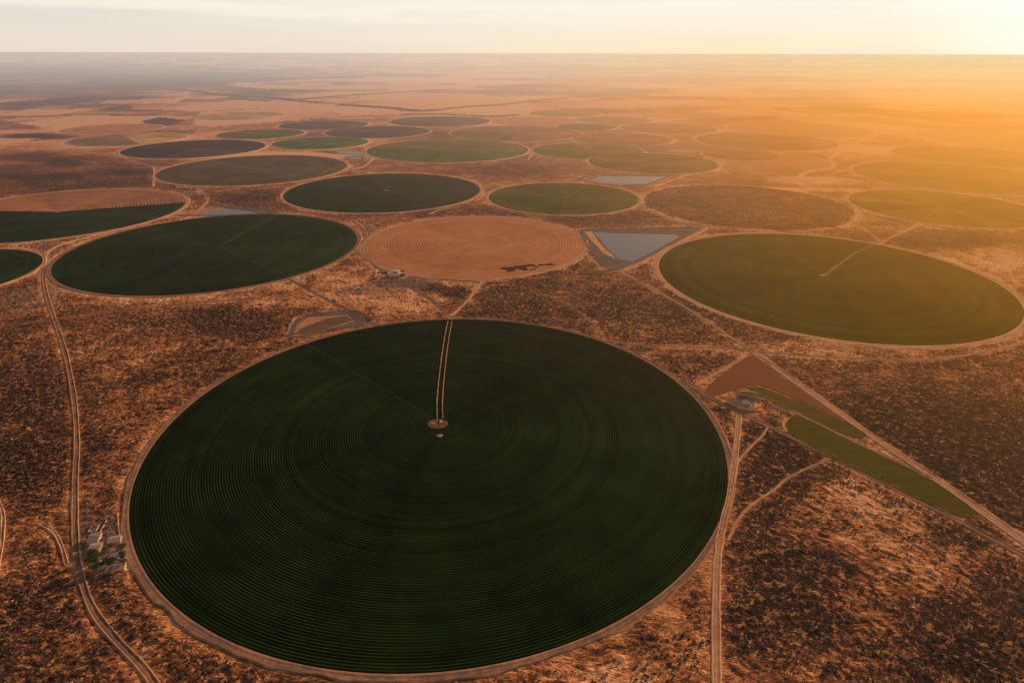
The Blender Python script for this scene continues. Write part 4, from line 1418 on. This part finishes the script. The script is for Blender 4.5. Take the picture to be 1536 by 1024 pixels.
# ------------------------------------------------------------------ scrub and grass clumps (uncountable)
def scatter(name, mat, N, ymax, choose, size, hgt, elong, seed, dark_cut):
    rng = np.random.default_rng(seed)
    # uniform over the visible wedge, thinning with distance
    n0 = N * 6
    yy = 330 + (ymax - 330) * rng.random(n0) ** .85
    xx = (rng.random(n0) * 2 - 1) * (yy * .86 + 230)
    dk, fl, gr, rl, px_, py_ = zone(xx, yy)
    a = R(-14)
    u, v = xx * math.cos(a) - yy * math.sin(a), xx * math.sin(a) + yy * math.cos(a)
    clump = fbm(u / 26, v / 13, 3, seed + 3)
    s = choose(dk, clump, gr) * rl * np.clip((ymax - yy) / (ymax - 1300), 0, 1) ** 1.5
    keep = np.nonzero(rng.random(n0) < s)[0][:N]
    xx, yy, rl = xx[keep], yy[keep], rl[keep]
    n = len(xx)
    z = height(xx, yy, rl)
    far = np.interp(yy, [0, 900, 2500], [1, 1, 1.8])
    sz = size[0] + (size[1] - size[0]) * rng.random(n) ** 2
    sz = sz * far
    el = elong[0] + (elong[1] - elong[0]) * rng.random(n)
    th = np.where(rng.random(n) < np.clip((xx - 60) / 360, 0, 1), R(-52), R(22)) + rng.normal(0, .5, n) + 1.2 * (fbm(xx / 200, yy / 200, 2, 5) - .5)
    hh = hgt[0] + (hgt[1] - hgt[0]) * rng.random(n)
    hh = hh * np.sqrt(far)
    # template: 3 rings of 6, open at the bottom
    tv, tf = [], []
    for j, (rr, zz) in enumerate(((1.0, 0.0), (.85, .6), (.35, 1.0))):
        for k in range(6):
            w = 2 * math.pi * (k + .5 * j) / 6
            tv.append((rr * math.cos(w), rr * math.sin(w), zz))
    for j in range(2):
        for k in range(6):
            tf.append((j * 6 + k, j * 6 + (k + 1) % 6, (j + 1) * 6 + k))
            tf.append((j * 6 + (k + 1) % 6, (j + 1) * 6 + (k + 1) % 6, (j + 1) * 6 + k))
    for k in (1, 2, 3, 4):
        tf.append((12, 12 + k, 12 + k + 1))
    tv, tf = np.array(tv), np.array(tf)
    J = rng.normal(0, .16, (n, len(tv), 3))
    B = tv[None] * (1 + J)
    bend = (rng.random(n)[:, None] - .5) * 1.1
    lx = B[..., 0] * (sz * el)[:, None]
    ly = B[..., 1] * sz[:, None] + bend * (B[..., 0] ** 2) * sz[:, None] * 1.6
    lz = B[..., 2] * hh[:, None] - .25
    c, s_ = np.cos(th)[:, None], np.sin(th)[:, None]
    V = np.stack([xx[:, None] + lx * c - ly * s_, yy[:, None] + lx * s_ + ly * c, z[:, None] + lz], -1).reshape(-1, 3)
    F = (tf[None] + (np.arange(n) * len(tv))[:, None, None]).reshape(-1, 3)
    o = mesh_obj(name, V, F, mat)
    print(name, n)
    return o


o = scatter('scrub', M_SCRUB, 70000, 2700, lambda d, c, g: np.clip((d - .30) * 1.6 + (c - .5) * 2.2, 0, 1) * (1 - g), (.5, 1.6), (.5, 1.6), (1, 2.4), 3, .3)
tag(o, 'low dark twiggy scrub covering the dry plain', 'scrub', kind='stuff')
o = scatter('dry_grass', M_TUFT, 26000, 2900, lambda d, c, g: np.clip(.55 - (c - .5) * 2.0 - abs(d - .42) * 1.0, 0, 1) * (1 - g), (.3, .7), (.5, 1.2), (1.5, 4.0), 8, .3)
tag(o, 'sunlit tufts of dry orange grass scattered over the plain', 'dry grass', kind='stuff')


# ------------------------------------------------------------------ distant tree rows
def tree_row(pts, label, n, jit=40, h=(6, 13)):
    n = n * 4
    rng = np.random.default_rng(len(label))
    P = smooth_path(pts, 60)
    V, F = [], []
    for i in range(n):
        u = rng.random() * (len(P) - 1)
        k = int(u)
        p = P[k] + (P[min(k + 1, len(P) - 1)] - P[k]) * (u - k) + rng.normal(0, jit * .6, 2)
        hh = rng.uniform(*h)
        w = hh * rng.uniform(.7, 1.5)
        b = len(V)
        for zz, q in ((0, .5), (.35, 1.0), (.75, .8), (1.0, .25)):
            for j in range(6):
                a = 6.283 * j / 6 + zz
                V.append((p[0] + w * q * math.cos(a) * rng.uniform(.75, 1.2), p[1] + w * q * math.sin(a), zz * hh))
        for r_ in range(3):
            for j in range(6):
                F.append((b + r_ * 6 + j, b + r_ * 6 + (j + 1) % 6, b + (r_ + 1) * 6 + (j + 1) % 6, b + (r_ + 1) * 6 + j))
        F.append([b + 18 + j for j in range(6)])
    return tag(mesh_obj('tree_line', V, F, M_TREELINE), label, 'tree line', 'dark tree lines crossing the distant fields', 'stuff')


tree_row([(258, 135), (290, 137), (330, 143), (350, 144)], 'dark line of far-off trees on the left beyond the tan fields', 150)
tree_row([(350, 145), (400, 147), (450, 152), (480, 155)], 'middle dark line of far-off trees winding between the tan fields', 170)
tree_row([(450, 150), (520, 144), (600, 139), (670, 135)], 'farthest thin dark line of trees, slanting up to the right', 140, 30)
tree_row([(510, 158), (545, 160), (590, 163), (625, 167), (655, 166)], 'thickest dark line of far-off trees in front of the palest field', 240)
tree_row([(655, 166), (700, 161), (750, 158), (800, 152), (850, 148)], 'thin dark hedge of trees running right from the thickest tree line', 120, 15)
tree_row([(600, 172), (660, 172), (730, 175), (780, 173)], 'low dark hedge line just behind the mauve streaked circle', 90, 20, (5, 9))

# ------------------------------------------------------------------ render look
scene.view_settings.view_transform = 'Standard'
scene.view_settings.look = 'None'
scene.view_settings.exposure = 0
scene.render.engine = 'CYCLES'
scene.cycles.use_denoising = True
scene.cycles.max_bounces = 4
scene.cycles.diffuse_bounces = 2
